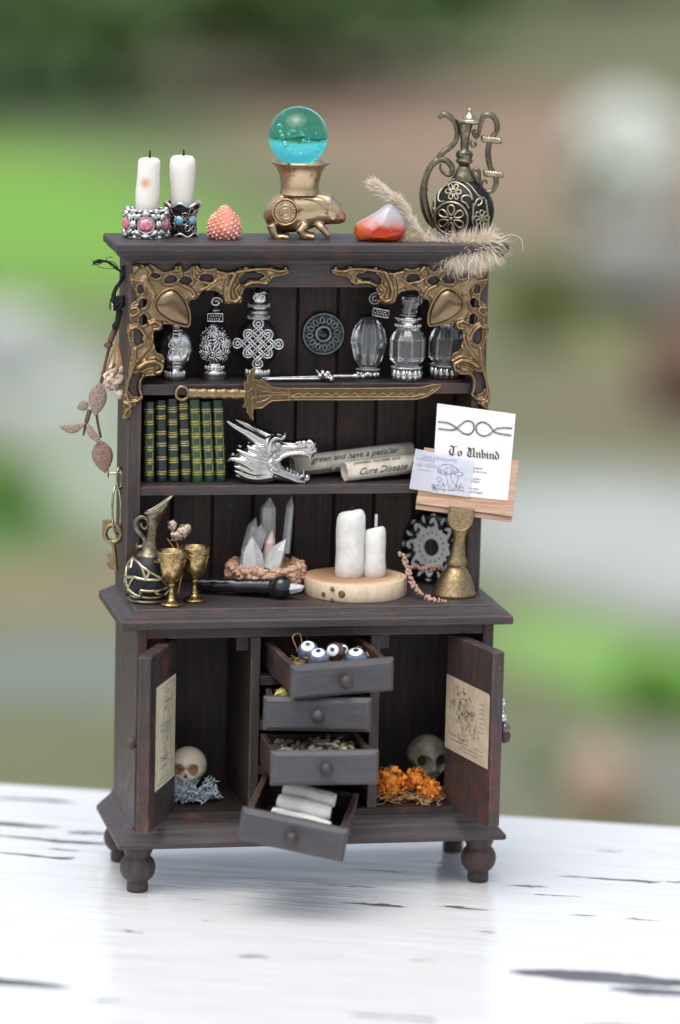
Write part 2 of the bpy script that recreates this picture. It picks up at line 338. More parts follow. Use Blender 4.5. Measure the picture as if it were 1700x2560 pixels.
# ------------------------------------------------------------------ setting: table and garden ground
GZ = -7.4
def table_material():
    mt, t, p, out = _new('chipped_white_paint')
    tc = node(t, 'ShaderNodeTexCoord'); mp = node(t, 'ShaderNodeMapping'); t.links.new(tc.outputs['Object'], mp.inputs[0])
    # warp so chips have ragged edges
    nz = node(t, 'ShaderNodeTexNoise'); nz.inputs['Scale'].default_value = 14; nz.inputs['Detail'].default_value = 8; nz.inputs['Roughness'].default_value = .72
    ms = node(t, 'ShaderNodeMapping'); ms.inputs['Scale'].default_value = (.35, 1.6, 1); t.links.new(tc.outputs['Object'], ms.inputs[0]); t.links.new(ms.outputs[0], nz.inputs[0])
    sub = node(t, 'ShaderNodeVectorMath', operation='SUBTRACT'); t.links.new(nz.outputs['Color'], sub.inputs[0]); sub.inputs[1].default_value = (.5,.5,.5)
    sc = node(t, 'ShaderNodeVectorMath', operation='MULTIPLY'); t.links.new(sub.outputs[0], sc.inputs[0]); sc.inputs[1].default_value = (.34, .10, 0)
    ad = node(t, 'ShaderNodeVectorMath', operation='ADD'); t.links.new(mp.outputs[0], ad.inputs[0]); t.links.new(sc.outputs[0], ad.inputs[1])
    sep = node(t, 'ShaderNodeSeparateXYZ'); t.links.new(ad.outputs[0], sep.inputs[0])
    best = None
    for (cx, cy, a, b) in CHIPS:
        vx = node(t, 'ShaderNodeMath', operation='MULTIPLY_ADD'); t.links.new(sep.outputs[0], vx.inputs[0]); vx.inputs[1].default_value = 1/a; vx.inputs[2].default_value = -cx/a
        vy = node(t, 'ShaderNodeMath', operation='MULTIPLY_ADD'); t.links.new(sep.outputs[1], vy.inputs[0]); vy.inputs[1].default_value = 1/b; vy.inputs[2].default_value = -cy/b
        px = node(t, 'ShaderNodeMath', operation='MULTIPLY'); t.links.new(vx.outputs[0], px.inputs[0]); t.links.new(vx.outputs[0], px.inputs[1])
        py = node(t, 'ShaderNodeMath', operation='MULTIPLY_ADD'); t.links.new(vy.outputs[0], py.inputs[0]); t.links.new(vy.outputs[0], py.inputs[1]); t.links.new(px.outputs[0], py.inputs[2])
        if best is None: best = py.outputs[0]
        else:
            mn = node(t, 'ShaderNodeMath', operation='MINIMUM'); t.links.new(best, mn.inputs[0]); t.links.new(py.outputs[0], mn.inputs[1]); best = mn.outputs[0]
    chip = ramp(t, best, [(.90, (1,1,1)), (.93, (0,0,0))]); rim = ramp(t, best, [(.92, (1,1,1)), (.985, (0,0,0))])
    # hairline cracks along the grain
    cn = noise(t, 4.5, (.75, 5.2, 1), 9, .62, dist=.6); crack = ramp(t, cn, [(.694, (0,0,0)), (.70, (.95,.95,.95))])
    c = mix(t, ramp(t, noise(t, 4, (.5,2,1), 4), [(.3, (.80,.81,.815)), (.8, (.72,.735,.74))]), (.78,.80,.80), (.80,.82,.83))
    base = ramp(t, noise(t, 5, (.7,2,1), 7, .65), [(.3, (.74,.75,.75)), (.7, (.67,.685,.685))])
    c = mix(t, rim, base, (.30, .17, .085))
    wood = ramp(t, noise(t, 30, (.2,3,1), 5), [(.3, (.05,.056,.062)), (.7, (.17,.18,.19))])
    c = mix(t, chip, c, wood)
    c = mix(t, crack, c, (.10, .095, .09))
    t.links.new(c, p.inputs['Base Color'])
    inv = node(t, 'ShaderNodeMath', operation='ADD'); t.links.new(chip, inv.inputs[0]); t.links.new(crack, inv.inputs[1])
    rr = node(t, 'ShaderNodeMath', operation='MULTIPLY_ADD'); t.links.new(inv.outputs[0], rr.inputs[0]); rr.inputs[1].default_value = .5
    t.links.new(ramp(t, noise(t, 6, (.5,2,1), 5), [(.35, (.07,)*3), (.75, (.22,)*3)]), rr.inputs[2]); t.links.new(rr.outputs[0], p.inputs['Roughness'])
    hsum = node(t, 'ShaderNodeMath', operation='MULTIPLY_ADD'); t.links.new(inv.outputs[0], hsum.inputs[0]); hsum.inputs[1].default_value = -1.
    t.links.new(noise(t, 7, (.4,2.5,1), 5), hsum.inputs[2])
    bump(t, p, hsum.outputs[0], .22, .02)
    p.inputs['Specular IOR Level'].default_value = .5
    return mt
TA, TB = atz(0, 1957, 0), atz(1700, 2066, 0)       # the far edge of the table
TDIR = (TB-TA).normalized(); TANG = math.atan2(TDIR.y, TDIR.x); TMID = (TA+TB)/2
TPER = Vector((TDIR.y, -TDIR.x, 0)); TPER = TPER if TPER.y < 0 else -TPER      # towards the camera
def tloc(X, Y):
    q = atz(X, Y, 0)-TMID; return q.dot(TDIR), -q.dot(TPER)
CHIPS = []
for (X, Y, a, b) in [(20, 2455, .135, .030), (1530, 2445, .25, .045), (1690, 2482, .16, .03), (940, 2262, .11, .008), (1560, 2200, .10, .010), (1440, 2192, .05, .006), (1150, 2270, .05, .006),
                     (120, 2098, .14, .012), (210, 2108, .07, .012), (620, 2390, .03, .006), (1460, 2288, .03, .008), (60, 1998, .13, .014), (1190, 2330, .03, .004),
                     (980, 2545, .10, .012), (90, 2140, .12, .010), (250, 2085, .10, .016), (180, 2125, .05, .006), (1400, 2240, .05, .004), (1310, 2215, .03, .005), (880, 2215, .06, .004), (1620, 2300, .05, .008), (480, 2250, .015, .004), (1700, 2205, .06, .012), (1010, 2268, .04, .007), (1530, 2130, .03, .005), (1060, 2400, .02, .004), (240, 2500, .03, .005), (860, 2390, .015, .003), (330, 2330, .02, .004), (30, 2062, .1, .02), (520, 2300, .02, .004), (1640, 2580, .2, .03), (955, 2178, .06, .005), (700, 2210, .05, .004)]:
    u, v = tloc(X, Y); CHIPS.append((u, v, a, b))
tab = thing('garden_table', 'white painted wooden table with chipped glossy paint under the cabinet', 'table', (TMID.x, TMID.y, GZ), TANG)
b = MB(); b.box((-9, -9.4, -.28-GZ), (9, 0, -GZ)); TM = table_material();  # unseen near part lengthened towards the camera to brighten glass and metal reflections
o = b.build('table_top', TM, tab, bevel=.012, bseg=3)
for v in o.data.vertices: v.co.z += 0
# shift origin of the top so the paint chips sit in its own coordinates
for v in o.data.vertices: v.co.z += GZ
o.location = (0, 0, -GZ)
for sx in (-8.4, 8.4):
    for sy in (-8.9, -.5):
        q = MB(); q.box((sx-.3, sy-.3, 0), (sx+.3, sy+.3, -GZ-.28)); q.build('leg', CLAYW, tab, bevel=.02)

# ------------------------------------------------------------------ the cabinet
cab = thing('hutch_cabinet', 'miniature black stained wooden hutch cabinet with open doors and shelves', 'cabinet', (0, .2, 0))
def part(name, fn, mt, parent=cab, **kw):
    q = MB(); fn(q); return q.build(name, mt, parent, world=True, **kw)
def rects(levels, x, yf, yb):     # moulded slab: (z, inset) levels, inset at the front and both ends
    return [[Vector((-x+i, yf+i, z)), Vector((x-i, yf+i, z)), Vector((x-i, yb, z)), Vector((-x+i, yb, z))] for z, i in levels]
part('top_board', lambda q: q.loft(rects([(1.573,.035),(1.581,.031),(1.586,.024),(1.597,.011),(1.606,.005),(1.608,0),(1.623,0),(1.628,.004)], .502, .175, .405), smooth=False), WX, bevel=.0015)
part('frieze', lambda q: q.box((-.425,.216,1.513),(.425,.243,1.574)), WX, bevel=.002)
for sx in (-1, 1):
    part('side_panel', lambda q: q.box((min(sx*.425, sx*.460),.214,.7275),(max(sx*.425, sx*.460),.3983,1.5735)), WZ, bevel=.003)
    part('lower_side_panel', lambda q: q.box((min(sx*.430, sx*.457),.030,.170),(max(sx*.430, sx*.457),.4005,.6835)), WZ, bevel=.003)
    part('divider', lambda q: q.box((min(sx*.141, sx*.166),.032,.206),(max(sx*.141, sx*.166),.388,.653)), WZ, bevel=.003)
    part('stop_block', lambda q: q.box((min(sx*.1665, sx*.196),.070,.612),(max(sx*.1665, sx*.196),.1,.652)), WZ, bevel=.002)
for i in range(8):
    x0 = -.424+.106*i
    part('back_plank', lambda q: q.box((x0+.0035,.386+rnd(-.0012,.0012),.7275),(x0+.1025,.3983,1.5735)), WIN, bevel=.003)
part('back_sheet', lambda q: q.box((-.458,.3985,.7275),(.458,.403,1.5735)), DARK)
part('shelf', lambda q: q.box((-.4245,.221,1.2395),(.4245,.3855,1.267)), WX, bevel=.002)
part('shelf', lambda q: q.box((-.4245,.221,.983),(.4245,.3855,1.007)), WX, bevel=.002)
part('counter', lambda q: q.loft(rects([(.682,.004),(.685,0),(.702,0),(.706,.006),(.709,.018),(.717,.034),(.7185,.0405),(.7245,.0415),(.727,.045)], .5, 0, .41), smooth=False), WX, bevel=.0012)
part('lower_back_panel', lambda q: q.box((-.4295,.3885,.2),(.4295,.400,.6835)), WIN)
part('front_rail', lambda q: q.box((-.4295,.034,.6535),(.4295,.066,.6815)), WX, bevel=.002)
part('cupboard_floor', lambda q: q.box((-.4295,.033,.186),(.4295,.388,.2055)), WFL, bevel=.003)
part('skirting', lambda q: q.box((-.4295,.040,.150),(.4295,.06,.1855)), WX)
part('base_moulding', lambda q: q.loft(rects([(.1205,.004),(.1235,0),(.134,0),(.138,.005),(.146,.012),(.155,.024),(.163,.032),(.165,.036),(.1745,.039),(.176,.042)], .499, 0, .41), smooth=False), WX, bevel=.0012)
for z in (.322, .437, .552):
    part('drawer_rail', lambda q: q.box((-.1405,.042,z-.024),(.1405,.388,z)), WX, bevel=.002)
for lx in (-.441, .441):
    for ly in (.057, .353):
        part('leg', lambda q: q.lathe([(.022,0),(.0265,.0015),(.0275,.012),(.0265,.027),(.029,.029),(.037,.036),(.043,.047),(.0455,.06),(.044,.073),(.039,.083),(.034,.089),(.0325,.091),(.033,.096),(.037,.105),(.0395,.113),(.040,.1203)], 28, (lx,ly,.0005)), WZ)
# doors: hinge edge and free edge in plan, inner face towards the cupboard
def door(hx, hy, fx, fy, side, label, paper):
    h, f = Vector((hx,hy,0)), Vector((fx,fy,0)); d = (f-h); L = d.length; d.normalize(); nrm = Vector((-d.y, d.x, 0))*side   # outward
    M4 = Matrix((d, nrm, Vector((0,0,1)))).transposed().to_4x4()
    q = MB(); q.box((0, 0, .196), (L, .032, .645)); 
    for i in range(len(q.v)): q.v[i] = tuple(h+(M4 @ Vector(q.v[i])))
    dr = q.build('door', WZR, cab, world=True, bevel=.004); dr['label'] = label
    def sub(name, qb, mt, lab=None, **kw):
        for i in range(len(qb.v)): qb.v[i] = tuple(h+(M4 @ Vector(qb.v[i]))-cab.location)
        ob = qb.build(name, mt, None, **kw); ob.parent = dr
        if lab: ob['label'] = lab
        return ob
    kn = MB(); Mx = Matrix.Rotation(-pi/2, 3, 'X'); kn.lathe([(.007,0),(.007,.006),(.012,.010),(.0175,.019),(.0165,.029),(.009,.035),(.001,.0365)], 18, (L-.030,.0322,.42), M=Mx)
    sub('knob', kn, WZ if side*hx > 0 else WZ)
    paper(sub, L)
    return h, M4, L
def strokes(q, segs, y, w, mi=0):       # flat pen lines in the (x, z) plane at depth y
    for pts in segs:
        for a, c in zip(pts[:-1], pts[1:]):
            dx, dz = c[0]-a[0], c[1]-a[1]; l = math.hypot(dx, dz) or 1e-9; nx, nz = -dz/l*w/2, dx/l*w/2; ex, ez = dx/l*w*.3, dz/l*w*.3
            q.add([(a[0]+nx-ex,y,a[1]+nz-ez),(a[0]-nx-ex,y,a[1]-nz-ez),(c[0]-nx+ex,y,c[1]-nz+ez),(c[0]+nx+ex,y,c[1]+nz+ez)], [(0,1,2,3)], mi, False)
def arc(cx, cz, r, a0, a1, n=10, rz=None): return [(cx+r*math.cos(a0+(a1-a0)*i/n), cz+(rz or r)*math.sin(a0+(a1-a0)*i/n)) for i in range(n+1)]
def scribble(x0, x1, z, h, n):
    return [[(x0+(x1-x0)*i/n, z+h*rnd(-.5,.5)) for i in range(n+1)]]
def paper_left(sub, L):
    q = MB(); x0, x1, z0, z1 = .012, .190, .292, .556
    q.box((x0,-.0012,z0),(x1,-.0003,z1)); sub('print', q, PARCHL, 'yellowed print of a standing figure in a ruled frame')
    s = MB(); w = .0022; X = lambda u: x1-(x1-x0)*u; Z = lambda v: z0+(z1-z0)*v
    S = [[(X(.08),Z(.04)),(X(.08),Z(.96)),(X(.93),Z(.96)),(X(.93),Z(.04)),(X(.08),Z(.04))],[(X(.83),Z(.06)),(X(.83),Z(.93))],[(X(.2),Z(.08)),(X(.8),Z(.08))]]
    c = .48
    S += [arc(X(c),Z(.80),.016,0,2*pi), arc(X(c),Z(.855),.020,.2,pi-.2), [(X(c-.12),Z(.73)),(X(c+.12),Z(.73)),(X(c+.09),Z(.55)),(X(c+.13),Z(.42)),(X(c-.13),Z(.42)),(X(c-.09),Z(.55)),(X(c-.12),Z(.73))],
          [(X(c-.12),Z(.72)),(X(c-.24),Z(.56)),(X(c-.1),Z(.50))],[(X(c+.12),Z(.72)),(X(c+.26),Z(.58)),(X(c+.3),Z(.46))],
          [(X(c-.07),Z(.42)),(X(c-.09),Z(.12)),(X(c-.16),Z(.1))],[(X(c+.05),Z(.42)),(X(c+.06),Z(.12)),(X(c+.15),Z(.1))],[(X(c+.01),Z(.42)),(X(c),Z(.13))],
          [(X(c+.26),Z(.88)),(X(c+.3),Z(.12))],[(X(c-.3),Z(.3)),(X(c+.3),Z(.2))]]
    for i in range(22): S += scribble(X(c+rnd(-.3,.05)), X(c+rnd(.1,.32)), Z(rnd(.14,.9)), .006, 5)
    strokes(s, S, -.0016, w); sub('ink', s, INKG)
def paper_right(sub, L):
    q = MB(); x0, x1 = .004, L*.955
    q.add([(x0,-.0012,.349),(x1,-.0012,.343),(x1,-.0012,.529),(x1-.008,-.0012,.535),(x0,-.0012,.540)], [(0,1,2,3,4)], 0, False)
    q.add([(x0,-.0003,.349),(x1,-.0003,.343),(x1,-.0003,.529),(x1-.008,-.0003,.535),(x0,-.0003,.540)], [(4,3,2,1,0)], 0, False)
    sub('print', q, PARCHD, 'brown paper covered in a pen sketch and writing')
    s = MB(); S = []; rs = random.Random(3)
    cx, cz = .105, .462
    S += [arc(cx,cz,.050,-1.1,2.0,16), arc(cx-.005,cz,.018,0,2*pi), arc(cx,cz,.034,.5,4.2,14)]
    for i in range(85):
        x, z = cx+rs.gauss(0,.036), cz+rs.gauss(0,.028); n = rs.randint(2,4); p = [(x,z)]
        for j in range(n): p.append((p[-1][0]+rs.uniform(-.012,.012), p[-1][1]+rs.uniform(-.012,.012)))
        S.append(p)
    for k, (a, e, z) in enumerate([(.02,.12,.392),(.07,.13,.382),(.10,.21,.374),(.03,.09,.380),(.085,.2,.364),(.16,.21,.385)]):
        S.append([(a+(e-a)*i/24, z-.03*(a+(e-a)*i/24)+rs.uniform(-.0022,.0022)) for i in range(25)])
    for k in range(7): S.append([(.185+.03*i/8, .50-.012*k+rs.uniform(-.002,.002)) for i in range(9)])
    S += [[(.165,.43),(.160,.392)],[(.148,.40),(.175,.412)],[(.15,.415),(.173,.398)],[(.158,.50),(.172,.455),(.163,.415)]]
    strokes(s, S, -.0016, .00105); sub('ink', s, INKD)
INKD = mat('faded_ink', (.10,.09,.07), (.17,.15,.11), 90, rough=.7)
door(-.345, .084, -.446, -.142, -1, 'left door standing open, red stain rubbed through', paper_left)
RD = door(.350, .086, .414, -.155, 1, 'right door standing open', paper_right)

# ------------------------------------------------------------------ brass corner mounts: cast relief
def poly_dist(P, poly):
    A = np.array(poly, float); B = np.roll(A, -1, 0); AB = B-A; best = np.full(len(P), 1e9); near = np.zeros((len(P), 2)); inside = np.zeros(len(P), bool)
    for a, c, ab in zip(A, B, AB):
        t = np.clip(((P-a) @ ab)/max(ab @ ab, 1e-12), 0, 1); q = a+t[:, None]*ab; d = np.hypot(*(P-q).T)
        u = d < best; best[u] = d[u]; near[u] = q[u]
        cond = ((a[1] > P[:, 1]) != (c[1] > P[:, 1])); xi = a[0]+(P[:, 1]-a[1])*(c[0]-a[0])/((c[1]-a[1]) or 1e-12); inside ^= cond & (P[:, 0] < xi)
    return best, near, inside
def seg_dist(P, pts):
    best = np.full(len(P), 1e9); prm = np.zeros(len(P)); n = len(pts)-1
    for i in range(n):
        a, c = np.array(pts[i][:2], float), np.array(pts[i+1][:2], float); ab = c-a
        t = np.clip(((P-a) @ ab)/max(ab @ ab, 1e-12), 0, 1); d = np.hypot(*(P-(a+t[:, None]*ab)).T); u = d < best; best[u] = d[u]; prm[u] = (i+t[u])/n
    return best, prm
def cr2(pts, n=5, closed=True): return [(v.x, v.y) for v in cr([(p[0], p[1], 0) for p in pts], n, closed)]
def relief(outline, holes, ridges, step, hfn, to3, base=0.):
    """grid mesh over outline minus holes; hfn(d_edge) gives the relief; ridges: (polyline, r0, r1, height)"""
    polys = [outline]+holes; A = np.array(outline); x0, y0 = A.min(0)-step; x1, y1 = A.max(0)+step
    nx, ny = int((x1-x0)/step)+1, int((y1-y0)/step)+1
    gx, gy = np.meshgrid(np.arange(nx)*step+x0, np.arange(ny)*step+y0); P = np.c_[gx.ravel(), gy.ravel()]
    def field(P):
        d, near, ins = poly_dist(P, outline)
        for h in holes:
            dh, nh, ih = poly_dist(P, h); u = dh < d; d[u] = dh[u]; near[u] = nh[u]; ins &= ~ih
        return d, near, ins
    d, near, ins = field(P)
    Cn = (P.reshape(ny, nx, 2)[:-1, :-1]+P.reshape(ny, nx, 2)[1:, 1:])/2
    _, _, ci = field(Cn.reshape(-1, 2)); ci = ci.reshape(ny-1, nx-1)
    faces = []; cnt = {}
    for j, i in zip(*np.nonzero(ci)):
        a = j*nx+i; f = (a, a+1, a+nx+1, a+nx); faces.append(f)
        for e in zip(f, f[1:]+f[:1]): k = (min(e), max(e)); cnt[k] = cnt.get(k, 0)+1
    bnd = {v for e, c in cnt.items() if c == 1 for v in e}; Q = P.copy()
    for v in bnd: Q[v] = near[v]; d[v] = 0
    h = hfn(np.where(ins, d, 0), Q)
    for pts, ra, rb, hh in ridges:
        sd, pr_ = seg_dist(Q, pts); R = ra+(rb-ra)*pr_; h = np.maximum(h, np.where(sd < R, 1.75*hh*np.sqrt(np.clip(1-(sd/R)**2, 0, 1))+np.minimum(h, 6), 0))
    for v in bnd: h[v] = base+1.5
    used = sorted({v for f in faces for v in f}); ix = {v: i for i, v in enumerate(used)}
    top = [to3(Q[v, 0], Q[v, 1], h[v]) for v in used]; bot = [to3(Q[v, 0], Q[v, 1], base-3) for v in used]; n = len(used)
    F = [tuple(ix[v] for v in f) for f in faces]; hv = [np.mean([h[v] for v in f]) for f in faces]
    dirs = {}
    for f in F:
        for e in zip(f, f[1:]+f[:1]): dirs[e] = 1
    walls = [(e[1], e[0], n+e[0], n+e[1]) for e in dirs if (e[1], e[0]) not in dirs]
    return top, bot, F, hv, walls
OUT = cr2([(150,100),(195,80),(250,100),(290,85),(345,112),(400,150),(460,140),(500,100),(545,98),(575,148),(620,108),(668,90),(712,120),(760,130),(800,115),(850,135),(920,142),(1000,120),(1090,110),(1190,115),
    (1240,104),(1285,118),(1330,125),(1355,108),(1392,128),(1390,162),(1360,182),(1310,192),(1262,202),(1242,232),(1210,266),(1168,250),(1110,256),(1052,276),(1032,302),(1022,350),(1020,390),(980,407),(920,412),(880,402),(858,360),(838,322),(780,305),
    (712,305),(690,332),(660,370),(612,382),(600,425),(605,500),(590,568),(540,580),(470,572),(402,568),(396,602),(350,622),(326,642),(332,720),(352,780),(398,802),(412,850),(392,940),(370,970),(320,972),(270,976),(242,1002),(236,1050),(246,1120),
    (236,1160),(192,1190),(162,1232),(142,1290),(110,1320),(76,1306),(70,1270),(90,1232),(76,1180),(82,1100),(110,1000),(122,900),(140,800),(138,730),(114,640),(116,590),(140,550),(128,500),(126,440),(160,392),(190,368),(180,320),(142,240),(134,190),(160,150)], 3)
def ell(cx, cy, a, c, rot=0, n=16):
    return [(cx+a*math.cos(2*pi*i/n)*math.cos(rot)-c*math.sin(2*pi*i/n)*math.sin(rot), cy+a*math.cos(2*pi*i/n)*math.sin(rot)+c*math.sin(2*pi*i/n)*math.cos(rot)) for i in range(n)]
HOLES = [ell(340,182,34,17,.2), ell(455,214,46,28,-.3), ell(577,222,44,27,.15), ell(742,200,50,28,.05), cr2([(1000,212),(1030,178),(1100,162),(1172,172),(1184,196),(1140,206),(1080,206),(1030,240),(1004,244)],3),
         ell(222,290,20,34,-.2), ell(240,400,27,36,.3), ell(243,530,29,40,.1), ell(200,668,30,62,-.05), cr2([(215,945),(228,962),(196,1030),(192,1080),(205,1115),(170,1128),(140,1090),(134,1030),(160,970)],3)]
RIDG = [([(250,210),(290,260),(330,330)],26,18,20),([(560,260),(620,290),(650,340),(615,352)],20,10,26),([(820,150),(900,170),(1000,150),(1130,130),(1230,130),(1300,150),(1370,140)],16,12,26),
        ([(690,300),(760,260),(830,210),(900,180)],12,8,20),([(740,300),(800,260),(850,225)],10,7,18),([(960,170),(925,230),(905,300),(915,370),(960,385),(1000,350)],22,20,34),([(900,190),(880,260),(875,330),(890,385)],14,12,26),
        ([(1000,250),(960,290),(985,350)],16,14,26),([(1035,260),(1090,235),(1150,235),(1205,245),(1215,200)],16,12,26),([(640,150),(640,190),(690,230),(760,240)],14,10,22),([(480,140),(540,150),(545,200),(500,230)],14,10,22),
        ([(150,210),(200,220),(250,230),(300,300),(280,370)],16,12,22),([(150,440),(190,430),(210,460),(180,490),(150,500)],18,14,26),([(290,560),(330,540),(380,560),(360,600),(320,600)],20,14,26),([(140,600),(190,580),(230,610),(260,660),(250,720)],20,10,26),
        ([(320,660),(290,740),(240,800),(190,860)],12,8,20),([(330,740),(290,790),(240,840),(190,900)],12,8,20),([(180,760),(170,840),(150,930),(120,1020),(105,1100),(130,1170),(190,1165),(230,1130)],16,12,26),
        ([(200,900),(260,860),(330,850),(390,880),(380,930),(340,940)],26,18,36),([(220,940),(270,910),(330,900)],14,10,24),([(240,960),(215,1000),(210,1060),(225,1110)],14,12,24),([(100,1180),(150,1200),(110,1240),(90,1290),(115,1295)],14,9,24),
        ([(170,130),(190,120)],36,30,30),([(270,120),(300,150),(280,190)],24,16,26),([(660,115),(690,150)],22,16,26),([(530,115),(520,140)],22,16,26)]
TEAR = cr2([(450,285),(400,305),(350,355),(330,410),(345,460),(400,510),(470,550),(540,572),(592,578),(606,540),(603,470),(575,390),(530,320),(490,290)],4)
TEARI = cr2([(455,315),(410,332),(372,372),(358,412),(372,452),(420,495),(480,530),(540,552),(577,556),(586,525),(580,470),(555,400),(518,342),(488,318)],4)
def mount(mir, label):
    k = .001011/3.136
    def to3(X, Y, h):
        p = at(280+X/3.136, 630+Y/3.136, .2125); x = p.x
        return Vector((-x-.004 if mir else x, .2125-h*k, p.z))
    def hfn(d, Q):
        R = 9.; rim = np.where(d < 2*R, 24*np.sqrt(np.clip(1-((d-R)/R)**2, 0, 1)), 0); floor = 8+np.clip(d-8, 0, 40)*.3
        return np.maximum(rim, floor)
    top, bot, F, hv, walls = relief(OUT, HOLES, RIDG, 8., hfn, to3)
    q = MB(); n = len(top); nb = len(q.v)
    q.v += [tuple(v) for v in top]+[tuple(v) for v in bot]
    def fl(f): return list(f) if mir else list(f)[::-1]
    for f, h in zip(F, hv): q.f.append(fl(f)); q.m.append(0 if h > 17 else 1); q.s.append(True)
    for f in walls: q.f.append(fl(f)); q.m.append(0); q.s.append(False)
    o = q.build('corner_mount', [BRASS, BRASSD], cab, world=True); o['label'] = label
    top, bot, F, hv, walls = relief(TEAR, [], [], 9., lambda d, Q: 20+60*np.sqrt(np.clip(1-(1-np.clip(d/100, 0, 1))**2, 0, 1)), to3)
    t = MB(); t.v += [tuple(v) for v in top]+[tuple(v) for v in bot]
    for f in F: t.f.append(fl(f)); t.m.append(0); t.s.append(True)
    for f in walls: t.f.append(fl(f)); t.m.append(0); t.s.append(False)
    t.tube([to3(x, y, 26) for x, y in TEAR[::1]], 11*k, 6, 1, closed=True)
    for i in range(len(t.v)): t.v[i] = tuple(Vector(t.v[i])-cab.location)
    d = t.build('teardrop_boss', [BRASST, BRASS], None); d.parent = o
mount(False, 'pierced brass scrollwork mount on the left corner'); mount(True, 'pierced brass scrollwork mount on the right corner')

# ------------------------------------------------------------------ drawers
def Rm(yaw, pit, rol): return Matrix.Rotation(yaw, 3, 'Z') @ Matrix.Rotation(pit, 3, 'X') @ Matrix.Rotation(rol, 3, 'Y')
DR = []
for loc, ang, lab in [((.036,-.151,.540),(7.7,4.6,-2.),'top drawer pulled out crooked, holding bead eyeballs'),((-.028,-.148,.450),(-8.5,-3.1,.3),'second drawer from the top, under the eyeball drawer'),
                      ((-.029,-.272,.344),(-2.9,-3.4,-.1),'third drawer from the top, filled with dried buds'),((-.119,-.294,.184),(-18.,4.3,9.4),'bottom drawer hanging askew with white rolls inside')]:
    t = thing('drawer', lab, 'drawer', loc, 0, 'four small drawers of the cabinet'); t.rotation_euler = Rm(*[math.radians(a) for a in ang]).to_euler()
    D = .31; w, h = .134, .086
    q = MB(); q.loft([[Vector((sx*(w-i), y, h/2+sz*(h/2-i))) for sx, sz in ((-1,-1),(1,-1),(1,1),(-1,1))] for y, i in ((.020,0),(.0085,0),(.0015,.0085),(0,.0105))], smooth=False)
    q.build('drawer_front', WDF, t, bevel=.0022)
    for s in (-1, 1):
        q = MB(); q.box((min(s*.109,s*.124),.0202,.006),(max(s*.109,s*.124),D,.078)); q.build('drawer_side', WY, t, bevel=.0015)
    q = MB(); q.box((-.1088,D-.014,.006),(.1088,D,.076)); q.build('drawer_back', WFL, t)
    q = MB(); q.box((-.1088,.0202,.006),(.1088,D-.0142,.013)); q.build('drawer_bottom', WFL, t)
    q = MB(); q.lathe([(.007,0),(.0065,.006),(.011,.009),(.0165,.016),(.0175,.021),(.0155,.028),(.009,.033),(.001,.0345)], 20, (0,-.0002,.043), M=Matrix.Rotation(pi/2, 3, 'X')); q.build('knob', WZ, t)
    DR.append(t)
# ------------------------------------------------------------------ garden behind the table
def sheet(name, pts, z, mt, n=5):
    P = cr([(p[0], p[1], 0) for p in pts], n, True); q = MB(); c = sum(P, Vector())/len(P)
    vs = [(v.x, v.y, z) for v in P]; N = len(vs); q.add(vs+[(c.x, c.y, z+.01)], [(i, (i+1) % N, N) for i in range(N)], 0, True)
    return tag(q.build(name, mt), kind='structure')
def gp(X, Y): v = atz(X*1700/1568, Y*1700/1568, GZ); return (v.x, v.y)
def ground_material(patches):
    mt, t, p, out = _new('garden_ground'); p.inputs['Roughness'].default_value = .9
    tc = node(t, 'ShaderNodeTexCoord'); sep = node(t, 'ShaderNodeSeparateXYZ'); t.links.new(tc.outputs['Object'], sep.inputs[0])
    nz = noise(t, .35, (1,1,1), 5, .65); fine = noise(t, 2.2, (1,1,1), 4, .7)
    c = ramp(t, nz, [(.3, (.105,.12,.05)), (.7, (.165,.17,.085))])
    for (X0, X1, Y0, Y1, col, soft) in patches:
        (ax, ay), (bx, by), (ex, ey), (fx, fy) = gp((X0+X1)/2, Y0), gp((X0+X1)/2, Y1), gp(X0, (Y0+Y1)/2), gp(X1, (Y0+Y1)/2)
        cy, ry = (ay+by)/2, abs(ay-by)/2; cx, rx = (ex+fx)/2, abs(fx-ex)/2
        vx = node(t, 'ShaderNodeMath', operation='MULTIPLY_ADD'); t.links.new(sep.outputs[0], vx.inputs[0]); vx.inputs[1].default_value = 1/rx; vx.inputs[2].default_value = -cx/rx
        vy = node(t, 'ShaderNodeMath', operation='MULTIPLY_ADD'); t.links.new(sep.outputs[1], vy.inputs[0]); vy.inputs[1].default_value = 1/ry; vy.inputs[2].default_value = -cy/ry
        px = node(t, 'ShaderNodeMath', operation='MULTIPLY'); t.links.new(vx.outputs[0], px.inputs[0]); t.links.new(vx.outputs[0], px.inputs[1])
        py = node(t, 'ShaderNodeMath', operation='MULTIPLY_ADD'); t.links.new(vy.outputs[0], py.inputs[0]); t.links.new(vy.outputs[0], py.inputs[1]); t.links.new(px.outputs[0], py.inputs[2])
        wn = node(t, 'ShaderNodeMath', operation='MULTIPLY_ADD'); t.links.new(nz, wn.inputs[0]); wn.inputs[1].default_value = 1.1; t.links.new(py.outputs[0], wn.inputs[2])
        sc_ = node(t, 'ShaderNodeMath', operation='MULTIPLY'); t.links.new(wn.outputs[0], sc_.inputs[0]); sc_.inputs[1].default_value = .4
        mk = ramp(t, sc_.outputs[0], [(.58-soft, (1,1,1)), (.58+soft, (0,0,0))])
        c = mix(t, mk, c, col)
    c = mix(t, ramp(t, fine, [(.35, (0,0,0)), (.8, (.45,)*3)]), c, (.06,.065,.03))
    t.links.new(c, p.inputs['Base Color']); bump(t, p, fine, .5, .1); return mt
